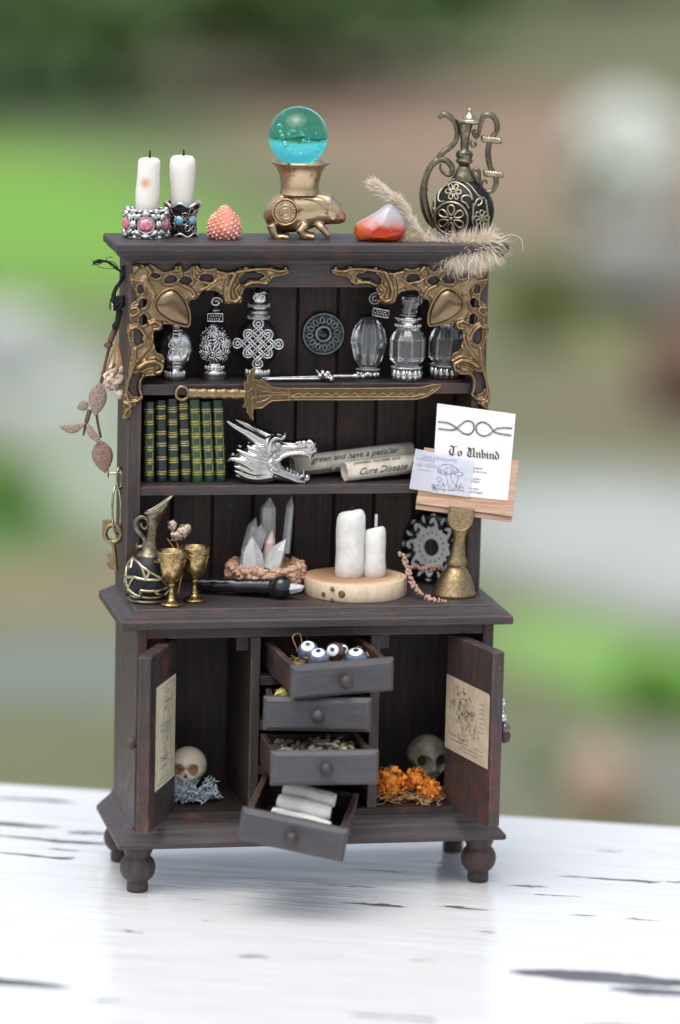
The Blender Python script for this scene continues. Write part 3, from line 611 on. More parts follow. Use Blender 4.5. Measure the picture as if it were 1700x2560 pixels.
GM = ground_material([(-900,1150,-60,340,(.125,.235,.075),.22), (-500,570,330,700,(.16,.37,.035),.28), (620,2000,110,640,(.275,.185,.13),.24), (1150,1420,640,880,(.19,.20,.07),.25), (-200,290,720,1010,(.38,.42,.37),.25),
    (-300,140,1050,1270,(.10,.29,.04),.28), (90,560,990,1270,(.30,.36,.26),.3), (-300,600,1290,1450,(.22,.19,.10),.25), (-300,600,1460,1630,(.17,.20,.18),.25), (1150,2000,850,1060,(.17,.145,.085),.25), (1020,2000,1080,1430,(.42,.45,.43),.25),
    (1100,1550,1410,1580,(.20,.38,.09),.3), (1350,2000,1500,1670,(.14,.38,.03),.28), (1100,2000,1690,1920,(.19,.19,.15),.25)])
q = MB(); q.add([(-1500,-1500,GZ),(1500,-1500,GZ),(1500,1500,GZ),(-1500,1500,GZ)], [(0,1,2,3)], 0, False)
tag(q.build('ground', GM), kind='structure')
FOL = {'dark': mat('dark_foliage', (.115,.21,.065), (.175,.29,.105), .5, rough=.6), 'mid': mat('mid_foliage', (.15,.26,.09), (.22,.35,.14), .5, rough=.6),
       'olive': mat('olive_foliage', (.16,.19,.05), (.22,.25,.08), .5, rough=.6), 'bright': mat('bright_foliage', (.11,.27,.03), (.18,.38,.06), .5, rough=.6)}
WPET = mat('white_petals', (.62,.65,.60), (.55,.60,.53), 2, rough=.6)
BARK = mat('garden_bark', (.09,.06,.04), (.14,.10,.07), 2, rough=.9)
def shrub(name, label, cat, X, Y, w, h, fol, n=1600, leaf=.3, group=None, seed=1, flowers=0, lumpy=.35):
    x, y = gp(X, Y); rs = random.Random(seed); t = thing(name, label, cat, (x, y, GZ), 0, group)
    s = MB()
    for i in range(5):
        a = rs.uniform(0, 2*pi); e = Vector((math.cos(a)*w*.28, math.sin(a)*w*.28, h*rs.uniform(.5,.8)))
        s.tube([(0,0,0), e*.5+Vector((0,0,h*.08)), e], [h*.035, h*.02, h*.008], 6)
    s.build('trunk', BARK, t)
    lob = [(Vector((rs.uniform(-.32,.32)*w, rs.uniform(-.32,.32)*w, h*rs.uniform(.3,.75))), rs.uniform(.2,.36)) for i in range(9)]
    q = MB(); f = MB()
    for i in range(n):
        c, r = rs.choice(lob); d = Vector((rs.gauss(0,1), rs.gauss(0,1), rs.gauss(0,1))).normalized()*rs.uniform(.55,1)
        p = c+Vector((d.x*r*w, d.y*r*w, d.z*r*h*.8)); p.z = max(p.z, .02)
        u = Vector((rs.gauss(0,1), rs.gauss(0,1), rs.gauss(0,.6))).normalized(); v = u.cross(Vector((rs.gauss(0,1), rs.gauss(0,1), rs.gauss(0,1)))).normalized()
        l = leaf*rs.uniform(.6,1.3); q.add([p-u*l, p-v*l*.45, p+u*l, p+v*l*.45], [(0,1,2,3)], 0, True)
    q.build('crown', fol, t)
    if flowers:
        for i in range(flowers):
            d = Vector((rs.gauss(0,1), rs.gauss(0,1)-.8, rs.gauss(0,1)+.4)).normalized()
            f.ball(Vector((d.x*w*.5, d.y*w*.5, h*.55+d.z*h*.5)), w*rs.uniform(.1,.15), 8, 6)
        f.build('blossom', WPET, t)
    return t
G = 'dark shrubs along the far side of the garden'
for i, (X, Y, w, h) in enumerate([(-150,250,15,9), (270,225,15,11), (720,165,14,9), (930,20,22,12), (1400,-25,30,12)]):
    shrub('garden_shrub', ['green shrub at the left edge behind the bright lawn', 'dark green shrub far behind the pair of tall candles', 'dark green shrub far behind the teal ball', 'shrub above the brown earth at top centre', 'wide far shrub at the top right corner'][i], 'shrub', X, Y, w, h, FOL['mid'] if i in (0, 3, 4) else FOL['dark'], 3200, .7, G, 20+i)
shrub('flowering_shrub', 'round shrub covered in white blossom on the brown earth at right', 'shrub', 1440, 530, 2.5, 2.7, FOL['olive'], 500, .3, None, 51, 70)
shrub('olive_shrub', 'yellow green low bush behind the right corner mount', 'bush', 1240, 790, 2.0, 1.5, FOL['olive'], 900, .2, None, 52)
shrub('leafy_clump', 'bright green leafy clump at the left edge beside the path', 'plant', 10, 1210, 1.1, 1.0, FOL['bright'], 700, .14, None, 53)
shrub('grass_clump', 'bright green grass clump right of the open right door', 'plant', 1530, 1640, .95, .62, FOL['bright'], 700, .12, None, 54)
shrub('low_plant', 'small dark green plant beyond the table beside the right door', 'plant', 1245, 1800, .55, .4, FOL['mid'], 400, .08, None, 55)
def stone(name, label, cat, X, Y, r, mt, seed):
    x, y = gp(X, Y); rs = random.Random(seed); q = MB(); q.ball((0,0,r[2]*.75), r, 20, 12)
    ph = [rs.uniform(0,6) for _ in range(6)]
    for i, v in enumerate(q.v):
        v = Vector(v); s = 1+.08*math.sin(v.x*4/r[0]+ph[0])+.08*math.sin(v.y*5/r[1]+ph[1])+.06*math.sin(v.z*6/r[2]+ph[2]+v.x*3/r[0]); v *= s; v.z = max(v.z, 0); q.v[i] = tuple(v)
    o = q.build(name, mt); o.location = (x, y, GZ+.02); return tag(o, label, cat)
stone('boulder', 'pale blue grey boulder at the right edge of the garden', 'stone', 1490, 720, (1.5,1.2,1.0), mat('pale_stone', (.22,.22,.20), (.27,.27,.24), 1, rough=.8), 5)
stone('boulder', 'whitish rounded stone at the left edge of the garden', 'stone', 15, 880, (.62,.6,.75), mat('white_stone', (.42,.45,.43), (.5,.52,.5), 1, rough=.8), 6)
stone('boulder', 'dark brown stone at the right edge below the pale boulder', 'stone', 1590, 950, (.9,.9,.9), mat('brown_stone', (.12,.07,.05), (.17,.10,.07), 1, rough=.8), 7)
stone('garden_pebble', 'pinkish tan round stone just beyond the table at right', 'stone', 1385, 1895, (.42,.4,.42), mat('tan_stone', (.33,.235,.17), (.38,.28,.2), 1, rough=.8), 8)
# far belt of trees beyond the garden, above the frame; the ball and the metals mirror it
q = MB(); rs = random.Random(77)
for i in range(7000):
    x = rs.uniform(-420, 560); h = 26+9*math.sin(x*.035)+6*math.sin(x*.11+1); p = Vector((x, rs.uniform(345, 380), GZ+h*rs.random()**.7)); u = Vector((rs.gauss(0,1), rs.gauss(0,1), rs.gauss(0,1))).normalized(); v = u.orthogonal().normalized(); l = rs.uniform(2,4.5)
    q.add([p-u*l, p-v*l*.6, p+u*l, p+v*l*.6], [(0,1,2,3)], 0, True)
tag(q.build('tree_belt', FOL['dark']), 'far dark green belt of trees mirrored in the glass ball', 'trees', None, 'stuff')
# ------------------------------------------------------------------ things on the top board
ZT = 1.628
def disp(p, q): return (Vector(p)+Vector(q))
def onz(X, Y, z): v = atz(X, Y, z); return (v.x, v.y, z)
# first candle cup: rosettes with pink stones
loc = (-.405, .318, ZT)
t = thing('candle_cup', 'silver candle cup of petal rosettes set with pink stones', 'candle holder', loc, FACE)
k = KS/2.958
b = MB(); b.lathe([(120,2),(140,4),(140,200),(120,205),(118,80),(2,78)], 32, k=k); b.build('cup', OXIDE, t)
b = MB(); gems = []
def cyl(a, z, r): return Vector((math.sin(a)*r*k, -math.cos(a)*r*k, z*k))
for j in range(5):
    a0 = .04+j*2*pi/5
    for i in range(8):
        u = 2*pi*i/8; pa, pz = a0+math.cos(u)*84/150, 102+math.sin(u)*84
        tng = Vector((math.cos(a0)*-math.sin(u), math.sin(a0)*-math.sin(u), math.cos(u)))
        pts = [cyl(a0+math.cos(u+w)*88/150, 102+math.sin(u+w)*84, 152+8*math.cos(w*2.6)) for w in (-.36,-.18,0,.18,.36)]
        b.tube(pts, [9*k,19*k,22*k,19*k,9*k], 8)
    pts = [cyl(a0+math.cos(u)*60/150, 102+math.sin(u)*60, 155) for u in [2*pi*i/20 for i in range(20)]]; b.tube(pts, 9*k, 6, 0, True)
    for s, zz in ((.63,40),(.63,102),(.63,165),(.55,200),(.7,8)):
        b.ball(cyl(a0+s, zz, 148), (26*k, 18*k, 22*k), 8, 6)
    gems.append(a0)
for i in range(22): b.ball(cyl(2*pi*i/22, 203, 138), (22*k,16*k,12*k), 8, 6); b.ball(cyl(2*pi*i/22, 6, 140), (20*k,14*k,10*k), 8, 6)
b.build('petal_band', SILVER, t)
for a0 in gems:
    g = MB(); Mz = Matrix.Rotation(a0, 3, 'Z') @ Matrix.Rotation(pi/2, 3, 'X')
    g.lathe([(58,0),(54,14),(30,30),(2,32)], 10, cyl(a0,102,146), k, M=Mz, smooth=False); g.build('gem', PINKGEM, t)
def candle(name, label, loc, X0, prof, lean, wick, mt, spot=False, group=None):
    c = thing(name, label, 'candle', loc, FACE, group); w = MB(); w.lathe(prof, 28, k=k, lean=lean)
    rs = random.Random(len(label)); ph = [rs.uniform(0,6) for _ in range(4)]
    H = prof[-1][1]*k
    for i, v in enumerate(w.v):
        s = 1+.025*math.sin(v[2]/H*7+ph[0])+.02*math.sin(math.atan2(v[1],v[0])*2+ph[1]+v[2]/H*4); w.v[i] = (v[0]*s, v[1]*s, v[2])
    w.build('wax', mt, c)
    q = MB(); x, z0, z1, r = wick; q.tube([(x*k,0,z0*k),((x+3)*k,0,(z0+z1)/2*k),((x+1)*k,0,z1*k)], [r*k,r*k,r*.6*k], 6); q.build('wick', WICKG if mt is CLAYW else WICK, c)
    return c
def spot_wax():
    mt, tt, p, out = _new('ivory_wax_with_rust_spot'); p.inputs['Roughness'].default_value = .42
    p.inputs['Subsurface Weight'].default_value = .35; p.inputs['Subsurface Radius'].default_value = (.02,.015,.01); p.inputs['Subsurface Scale'].default_value = .6
    tc = node(tt, 'ShaderNodeTexCoord'); d = node(tt, 'ShaderNodeVectorMath', operation='DISTANCE'); d.inputs[1].default_value = (-.004, -.028, .0655)
    tt.links.new(tc.outputs['Object'], d.inputs[0]); r = ramp(tt, d.outputs['Value'], [(.004, (1,1,1)), (.019, (0,0,0))])
    tt.links.new(mix(tt, r, (.82,.79,.72), (.70,.40,.22)), p.inputs['Base Color']); return mt
cp = [(84,-120),(84,-10),(86,120),(84,240),(84,330),(80,352),(68,366),(40,372),(3,366)]
candle('ivory_candle', 'ivory candle with a rusty spot in the pink stone cup', (loc[0]+.001, loc[1], ZT+.073), 0, cp, (.035,0), (14,360,425,9), spot_wax())
loc = (-.309, .350, ZT)
t = thing('candle_cup', 'flared silver filigree candle cup set with light blue stones', 'candle holder', loc, FACE)
b = MB(); b.lathe([(100,2),(108,5),(100,70),(97,130),(108,190),(126,240),(118,240),(95,150),(2,140)], 32, k=k); b.build('cup', OXIDE, t)
b = MB(); l = MB()
def rad(z): return lerpl([110,103,98,101,112,128], 50)[max(0, min(49, int(z/245*49)))]
def pc(a, z, e=3): r = rad(z)+e; return Vector((math.sin(a)*r*k, -math.cos(a)*r*k, z*k))
for rim, zz, amp in ((0,12,12),(1,238,14)):
    b = MB(); b.tube([pc(2*pi*i/60, zz+amp*math.cos(6*2*pi*i/60+.5), 6) for i in range(60)], (13 if rim else 11)*k, 8, 0, True); b.build('wavy_rim', SILVER, t)
for j in range(6):
    a0 = -.2+j*2*pi/6
    for i in range(8):
        u = 2*pi*i/8+.2; c = lambda rr, w: pc(a0+math.cos(u)*rr/102+(-math.sin(u))*w/102, 122+math.sin(u)*rr+math.cos(u)*w, 4)
        l.tube([c(38,0),c(60,20),c(80,18),c(98,0),c(80,-18),c(60,-20)], 5.5*k, 5, j % 2, True)
l.build('lattice', [COPPERD, SILVER], t)
for j in (0, 1, 5, 3):
    a0 = -.2+j*2*pi/6; g = MB(); Mz = Matrix.Rotation(a0, 3, 'Z') @ Matrix.Rotation(pi/2, 3, 'X')
    g.lathe([(38,0),(36,10),(20,22),(2,24)], 10, pc(a0,122,2), k, M=Mz, smooth=False); g.build('gem', BLUEGEM, t)
cp2 = [(84,-110),(84,0),(86,90),(92,220),(94,300),(90,352),(74,374),(40,380),(3,376)]
candle('ivory_candle', 'plain ivory candle in the blue stone cup', (loc[0], loc[1], ZT+.0735), 0, cp2, (-.005,0), (2,366,424,9), WAX)
# spiny shell
t = thing('urchin_shell', 'pink coral coloured knobbly sea urchin shell on the top board', 'shell', (-.211, .285, ZT), FACE)
pr = [(90,0),(118,25),(126,70),(118,115),(95,160),(58,200),(24,238),(2,252)]
b = MB(); b.lathe(pr, 28, k=k, lean=(.03,0)); b.build('shell', CORAL, t)
q = MB()
for i in range(150):
    z = 238*((i+.5)/150)**1.15; a = i*2.39996; r = np.interp(z, [p[1] for p in pr], [p[0] for p in pr]); s = 11.5 if z < 180 else 9
    q.ball(Vector((math.sin(a)*r*k, -math.cos(a)*r*k, z*k)), s*k*rnd(.65,1.25), 7, 5)
q.build('tubercle', CORALT, t)['kind'] = 'stuff'
# bronze frog vessel
F = Fr(3.5636, 480, 1262); k = F.k
t = thing('frog_vessel', 'pale bronze crouching frog figurine with a flared vase on its back', 'figurine', (-.010, .300, ZT), FACE)
b = MB()
def e(X, Y, r, y=0): b.ball(F(X, Y, y), (r[0]*k, r[1]*k, r[2]*k), 16, 10)
b.profile(F, [140,165,220,300,420,540,640,740,820,865,880], [1060,985,900,850,828,836,846,872,945,1030,1080], [1075,1130,1190,1215,1212,1190,1150,1140,1138,1122,1092], [20,80,130,155,158,145,126,112,86,50,18])
for s in (-1, 1):
    e(335,1020,(128,44,132),s*132); b.tube(F.l([(215,1130,s*130),(232,1200,s*140),(262,1240,s*140),(320,1238,s*140),(375,1246,s*140)]), [48*k,38*k,32*k,30*k,22*k], 10)
    b.tube(F.l([(520,1130,s*110),(470,1190,s*130),(500,1232,s*130),(600,1244,s*130)]), [52*k,46*k,38*k,26*k], 10)
    b.tube(F.l([(600,1110,s*60),(660,1160,s*90),(710,1220,s*90),(725,1248,s*90)]), [40*k,36*k,30*k,24*k], 10)
    b.ball(F(765,1085,s*92), 20*k, 10, 8)
    b.ball(F(650,930,s*95), (75*k,30*k,32*k), 12, 8, M=Matrix.Rotation(.35, 3, 'Y'))
b.build('body', BRONZE, t, remesh=.0026, smoothmod=3)
b = MB()
for s in (-1, 1):
    for r, w in ((112,10),(62,8),(30,7)):
        b.tube([F(340+r*math.cos(u), 1015+r*math.sin(u), s*(184-.0011*r*r)) for u in [2*pi*i/32 for i in range(32)]], w*k, 6, 0, True)
    for i in range(18):
        u = 2*pi*i/18; b.ball(F(340+86*math.cos(u), 1015+86*math.sin(u), s*176), 8*k, 6, 5)
    b.tube(F.l(cr([(440,905,s*110),(520,900,s*135),(600,915,s*135),(680,970,s*125),(740,1010,s*105)],4)), 7*k, 6)
    b.ball(F(765,1085,s*96), 13*k, 8, 6)
b.build('medallion', BRONZE, t)
b = MB(); b.lathe([(182,395),(172,430),(170,470),(178,530),(195,590),(225,645),(256,668),(262,678),(255,688),(238,686),(200,640),(160,560),(120,500),(2,490)], 36, F(455,1262), k); b.build('vase', BRONZE, t)
# teal ball resting in the vase
R = 266*k; pc_ = F(452, 368); c = bpy.data.objects['frog_vessel'].location+Matrix.Rotation(FACE, 3, 'Z') @ pc_
b = MB(); b.ball((0,0,0), R, 48, 32); o = b.build('crystal_ball', TEAL); o.location = c; tag(o, 'clear teal glass ball resting in the vase of the bronze frog', 'glass ball')
# bubbles and flecks inside the ball
q = MB(); rs = random.Random(21)
for i in range(46):
    d = Vector((rs.gauss(0,1), rs.gauss(0,1), rs.gauss(0,.7))).normalized()*R*rs.uniform(.2,.9); q.ball(d, R*rs.choice((.012,.018,.03,.045)), 8, 6)
w = q.build('air_bubble', mat('air_bubble', (.9,1,1), rough=.02, trans=1, ior=1.0/1.5), o); w['kind'] = 'stuff'
# carnelian
F = Fr(3.5636, 1180, 1305); k = F.k
def rock(name, label, cat, loc, outline, F, depth, mt, n=7, seed=1, sub=2):
    P = [F(x, y) for x, y in outline]; c = sum(P, Vector())/len(P); rings = []
    for i in range(n+1):
        u = -1+2*i/n; s = math.sqrt(max(0, 1-abs(u)**3.4)); s = max(s, .35)
        rings.append([Vector((c.x+(p.x-c.x)*s, u*depth*F.k, max(.0005, c.z+(p.z-c.z)*s-(1-s)*c.z*.55))) for p in P])
    b = MB(); b.loft(rings); o = b.build(name, mt, None, subsurf=sub, bevel=0 if sub else .009, bseg=3); o.location = loc; o.rotation_euler = (0, 0, FACE); return tag(o, label, cat)
def carnelian():
    mt, tt, p, out = _new('carnelian_agate'); tc = node(tt, 'ShaderNodeTexCoord'); sp = node(tt, 'ShaderNodeSeparateXYZ'); tt.links.new(tc.outputs['Object'], sp.inputs[0])
    nz = noise(tt, 18, (1,1,1), 5, .6, dist=1.2); ma = node(tt, 'ShaderNodeMath', operation='MULTIPLY_ADD'); tt.links.new(nz, ma.inputs[0]); ma.inputs[1].default_value = .05; tt.links.new(sp.outputs[2], ma.inputs[2])
    c = ramp(tt, ma.outputs[0], [(.03, (.80,.10,.015)), (.058, (.62,.035,.02)), (.072, (.62,.36,.34)), (.092, (.60,.57,.62)), (.13, (.46,.48,.55))])
    ox = ramp(tt, sp.outputs[0], [(-.0, (1,1,1)), (.001, (0,0,0))]); 
    mpx = node(tt, 'ShaderNodeMath', operation='MULTIPLY_ADD'); tt.links.new(sp.outputs[0], mpx.inputs[0]); mpx.inputs[1].default_value = -12.; mpx.inputs[2].default_value = -.2
    cl = node(tt, 'ShaderNodeClamp'); tt.links.new(mpx.outputs[0], cl.inputs[0])
    c = mix(tt, cl.outputs[0], c, (.92,.30,.05)); tt.links.new(c, p.inputs['Base Color'])
    p.inputs['Roughness'].default_value = .12; p.inputs['Transmission Weight'].default_value = .25; p.inputs['Subsurface Weight'].default_value = .4
    p.inputs['Subsurface Radius'].default_value = (.04,.012,.008); p.inputs['Coat Weight'].default_value = .5; return mt
rock('carnelian_stone', 'orange and red carnelian with a pale lilac top', 'stone', (.180, .245, ZT), [(950,1235),(958,1160),(1005,1128),(1080,1090),(1160,1045),(1240,985),(1290,978),(1340,1030),(1400,1120),(1425,1200),(1395,1270),(1340,1307),(1230,1309),(1100,1303),(985,1300)], F, 150, carnelian(), sub=0)
# brass ewer
F = Fr(3.4087/1.035, 1008, 1125); k = F.k
t = thing('ornate_ewer', 'antique brass ewer with flower filigree, lid and scroll handle', 'ewer', (at(1155.7, 570, .325).x, .325, ZT), FACE)
FL = .62
eprof = [(150,-2),(168,12),(205,50),(240,110),(258,175),(262,235),(250,300),(228,350),(188,400),(140,440),(100,480),(72,530),(52,580),(40,615)]
b = MB(); b.lathe(eprof, 36, k=k, sq=(1,FL)); b.build('body', OXIDE, t)
b = MB(); b.lathe([(40,605),(62,622),(72,632),(72,645),(62,650),(64,668),(70,676),(72,690),(66,708),(66,718),(40,722),(34,745),(36,800),(46,880),(60,925),(64,945)], 24, k=k); b.build('neck', EWM, t)
b = MB(); b.lathe([(62,940),(96,952),(106,966),(104,980),(84,986),(58,996),(50,1010),(30,1030),(14,1040),(22,1052),(22,1066),(10,1076),(1,1078)], 28, F(1040,1125), k, rib=(10,.05)); b.build('lid', EWP, t)
def on(X, Y, e=4):
    z = (F.Y0-Y)/.984; r = np.interp(z, [p[1] for p in eprof], [p[0] for p in eprof]); x = X-F.X0; x = max(-r*.97, min(r*.97, x))
    y = -math.sqrt(max(r*r-x*x, 0))*FL-e; return Vector(((x-ROLL*z)*k, y*k, z*k))
b = MB()
def sk(pts, w, closed=False, n=4): b.tube(cr([on(*p) for p in pts], n, closed) , w*k, 6, 0, closed)
def flower(cx, cy, r, n, w, ph=0, loop=.3):
    for i in range(n):
        u = 2*pi*i/n+ph; c, s = math.cos(u), math.sin(u); P = lambda a, d: (cx+c*a*r-s*d*r, cy+s*a*r+c*d*r)
        sk([P(.25,0),P(.6,loop*.75),P(.9,loop*.7),P(1,0),P(.9,-loop*.7),P(.6,-loop*.75)], w, True, 3)
    b.ball(on(cx, cy, 6), r*.16*k, 8, 6)
sk([(915+136*math.cos(u), 960+136*math.sin(u)) for u in [2*pi*i/24 for i in range(24)]], 11, True, 1); flower(912,960,112,6,8.5,.52)
flower(932,742,64,6,7); sk([(860,820),(815,825),(808,780),(850,715),(930,670),(1010,690),(1070,745),(1090,800)],10)
sk([(1090,800),(1060,770),(1010,775),(1000,810),(1035,830),(1060,870)],9); sk([(1100,830),(1095,900),(1090,980),(1105,1090)],10); sk([(1105,850),(1130,800),(1165,795),(1165,830),(1130,850)],8)
flower(1168,950,64,8,6.5); sk([(1110,1040),(1140,990)],8); sk([(1200,800),(1215,900),(1225,1000),(1210,1060)],10); flower(740,925,50,6,6); sk([(775,790),(780,900),(770,1000),(790,1080)],9); sk([(880,680),(800,760),(760,830)],8); sk([(1000,640),(1080,700),(1140,770),(1190,790)],9)
sk([(790,1085),(900,1115),(1010,1118),(1110,1112),(1200,1080)],9); sk([(870,1060),(850,1090)],8); sk([(1000,1110),(1060,1085),(1110,1110)],8); sk([(1010,640),(930,650),(880,680)],8)
for i in range(3): sk([(700+i*16,850-i*10),(695+i*18,930),(715+i*20,1010)],6)
b.build('filigree', EWP, t)
b = MB(); b.lathe([(100,470),(108,478),(80,520),(58,570),(44,612),(40,612)], 28, k=k, sq=(1,.8)); b.build('shoulder', EWM, t)
b = MB(); b.tube(cr(F.l([(812,150),(850,118),(905,140),(948,200),(962,270),(948,340),(900,390),(845,430),(800,480)]),5), [14*k,26*k,24*k,22*k,22*k,22*k,24*k,25*k,26*k], 10); b.build('spout', EWM, t)
b = MB(); b.tube(cr(F.l([(785,1040),(735,980),(700,880),(684,770),(700,650),(745,545),(810,490),(880,500),(925,560),(905,612),(855,600),(825,560),(830,520)]),5), [24*k,34*k,40*k,34*k,28*k,26*k,26*k,27*k,25*k,20*k,15*k,11*k,8*k], 10)
b.tube(F.l([(690,700),(720,730),(690,770),(710,800)]), 9*k, 6, 1); b.build('scroll', [EWM, EWP], t)
b = MB(); b.tube(cr(F.l([(1085,250),(1130,300),(1150,230),(1170,150),(1215,120),(1270,145),(1295,210),(1285,265),(1250,310),(1225,380),(1222,460),(1240,550),(1275,610),(1290,680),(1262,738),(1215,752),(1170,720),(1175,670),(1205,660),(1212,690)]),5), [14*k,16*k,18*k,24*k,26*k,26*k,24*k,22*k,22*k,24*k,26*k,24*k,24*k,22*k,20*k,20*k,16*k,12*k,9*k,6*k], 10)
b.tube(cr(F.l([(1150,760),(1130,700),(1115,640),(1095,600),(1110,570),(1145,580),(1150,640),(1165,700)]),4), 15*k, 8); b.tube(cr(F.l([(1085,330),(1075,360),(1095,385),(1120,365),(1105,345)]),4), 10*k, 8); b.tube(cr(F.l([(1130,320),(1100,290),(1095,255),(1120,250)]),4), 11*k, 8)
b.build('handle', EWM, t)
for cy, x0, x1 in ((325,1170,1322),(605,1190,1338)):
    b = MB()
    for s in range(3): b.tube([F(x0+(x1-x0)*i/20, cy-8+16*i/20+15*math.sin(i*.75+s*2.1), -15*math.cos(i*.75+s*2.1)-10) for i in range(21)], 17*k, 6)
    b.build('rope_binding', EWP, t)
# dried grass plume lying across the corner
F = Fr(3.4087, 1008, 1125); k = F.k
t = thing('grass_plume', 'fluffy cream dried grass plume draped over the right front corner', 'dried grass', (at(1155.7, 572, .235).x, .235, ZT+.004), FACE)
rs = random.Random(4)
spA = cr(F.l([(690,1110,-40),(640,1060,-45),(570,950,-40),(500,830,-30),(400,760,-20),(330,705,-10),(260,658,-5)]),6)
spB = cr(F.l([(360,1150,-70),(480,1130,-70),(620,1120,-60),(760,1165,-60),(900,1190,-70),(1050,1185,-80),(1180,1150,-80),(1240,1090,-70)]),6)
b = MB(); b.tube(spA, [7*k,7*k,6*k,4*k,2*k], 6); b.tube(spB, [3*k,6*k,7*k,6*k,4*k], 6); b.build('stem', CREAM, t)
h = MB()
def hair(p, d, L, w, mi):
    d = d.normalized(); sd = d.cross(Vector((rs.gauss(0,1), rs.gauss(0,1), rs.gauss(0,1)))).normalized()*w; bend = Vector((0,0,-.12*L))
    m1 = p+d*L*.5+bend*.3; e2 = p+d*L+bend
    h.add([p-sd*.5, p+sd*.5, m1+sd*.5, m1-sd*.5, e2], [(0,1,2,3),(3,2,4)], mi, True)
def plume(sp, n, L0, L1, spread, dirsign, w, skip=0):
    for i in range(n):
        u = rs.random()**.9*(1-skip)+skip; j = min(int(u*(len(sp)-2)), len(sp)-2); p = sp[j].lerp(sp[j+1], rs.random()); tg = (sp[j+1]-sp[j]).normalized()*dirsign
        d = tg+Vector((rs.gauss(0,spread), rs.gauss(0,spread)-.12, rs.gauss(0,spread)))
        hair(p+Vector((rs.gauss(0,14*k), rs.gauss(0,16*k), rs.gauss(0,18*k))), d, rs.uniform(L0,L1)*k, 5.5*k*w, rs.choice((0,0,1)))
plume(spA, 3000, 40, 120, .27, 1, .62); plume(spB, 6500, 60, 175, .55, -1, .62); 
for i in range(3600):        # the fan that hangs over the edge
    c = rs.choice(F.l([(950,1190,-85),(1030,1190,-90),(1110,1180,-90),(1190,1150,-85)])); a = rs.uniform(-2.5,-.2) if rs.random() < .72 else rs.uniform(-.4,1.9)
    d = Vector((math.cos(a)*.8, -.25+rs.gauss(0,.35), math.sin(a))); hair(c+Vector((rs.gauss(0,45*k), rs.gauss(0,16*k), rs.gauss(0,26*k))), d, rs.uniform(100,235)*k, 4.2*k, rs.choice((0,0,1)))
h.tube(cr(F.l([(1230,1110,-60),(1330,1100,-60),(1400,1080,-60),(1470,1085,-60),(1520,1130,-60),(1525,1220,-60)]),5), 1.6*k, 4, 0)
h.build('plume', [CREAMH, CREAM], t)['kind'] = 'stuff'
# ------------------------------------------------------------------ upper shelf
Z1 = 1.267
F = Fr(3.136, 490, 985); k = F.k
def bottle(name, label, X, Y, y, cat='bottle', group='silver bottles on the upper shelf'):
    p = at(280+X/3.136, 630+Y/3.136, y); return thing(name, label, cat, (p.x, y, Z1), FACE, group)
def ring_rib(b, r, z0, z1, n, mi=0, c=(0,0,0)):      # gadrooned foot
    for i in range(n):
        a = 2*pi*i/n; b.ball(Vector(c)+Vector((math.cos(a)*r*k, math.sin(a)*r*k, (z0+z1)/2*k)), (pi*r/n*.92*k, pi*r/n*.92*k, (z1-z0)/2*k), 8, 6, mi)
# oval flask with clover strap
t = bottle('silver_bottle', 'plain oval silver flask with a clover strap, leftmost on the upper shelf', 490, 985, .300)
b = MB(); b.lathe([(70,0),(80,6),(78,60),(50,80),(48,95)], 24, k=k); ring_rib(b, 78, 8, 78, 22); b.build('foot', SILVER, t)
b = MB(); prof = [(40,85),(88,110),(120,165),(136,235),(132,300),(110,360),(72,405),(38,425)]; b.lathe(prof, 32, k=k, sq=(1,.7)); b.build('body', SILVER, t)
b = MB(); b.lathe([(38,420),(52,430),(50,470),(40,480),(44,520),(30,560),(2,570)], 20, k=k); b.build('stopper', SILVERB, t)
def onb(x, z, prof, fl, e=3): r = float(np.interp(z, [p[1] for p in prof], [p[0] for p in prof])); x = max(-r*.96, min(r*.96, x)); return Vector((x*k, (-math.sqrt(max(r*r-x*x, 0))*fl-e)*k, z*k))
b = MB()
for x in (-24, 46): b.tube([onb(x+8, z, prof, .7, 4) for z in range(100, 415, 15)], 7*k, 6)
for z in (110, 140, 170, 345, 375, 400): b.tube([onb(x, z, prof, .7, 4) for x in range(-14, 56, 8)], 6*k, 6)
for dx, dz in ((-32,28),(38,28),(-32,-28),(38,-28)): b.tube([onb(14+dx+30*math.cos(u), 258+dz+26*math.sin(u), prof, .7, 5) for u in [2*pi*i/16 for i in range(16)]], 7*k, 6, 0, True); b.ball(onb(14+dx, 258+dz, prof, .7, 0), (24*k,8*k,20*k), 10, 6)
b.build('clover_strap', SILVER, t)
# daisy flask
t = bottle('silver_bottle', 'dark silver flask embossed with daisies and a square neck band', 800, 980, .305)
b = MB(); b.lathe([(88,0),(96,10),(92,26),(98,36),(104,55),(98,74),(80,82),(60,118),(58,130)], 28, k=k); ring_rib(b, 82, 2, 34, 24, 1); ring_rib(b, 74, 82, 116, 20); b.build('foot', [SILVER, OXIDE], t)
prof = [(58,125),(96,160),(124,220),(132,270),(124,335),(98,395),(64,440),(46,462)]
b = MB(); b.lathe(prof, 32, k=k, sq=(1,.75)); b.build('body', OXIDE, t)
b = MB()
for cx, cz, r in ((52,325,78),(-15,205,82),(-80,300,60),(80,205,60),(-20,395,55),(-95,200,45),(100,290,40)):
    for i in range(14):
        u = 2*pi*i/14; b.tube([onb(cx+r*s*math.cos(u), cz+r*s*math.sin(u), prof, .75, 4) for s in (.38,.6,.8,1)], [5*k,8*k,8*k,4*k], 6)
    b.tube([onb(cx+r*.28*math.cos(u), cz+r*.28*math.sin(u), prof, .75, 5) for u in [2*pi*i/12 for i in range(12)]], 6*k, 6, 0, True); b.ball(onb(cx,cz,prof,.75,4), r*.12*k, 6, 5)
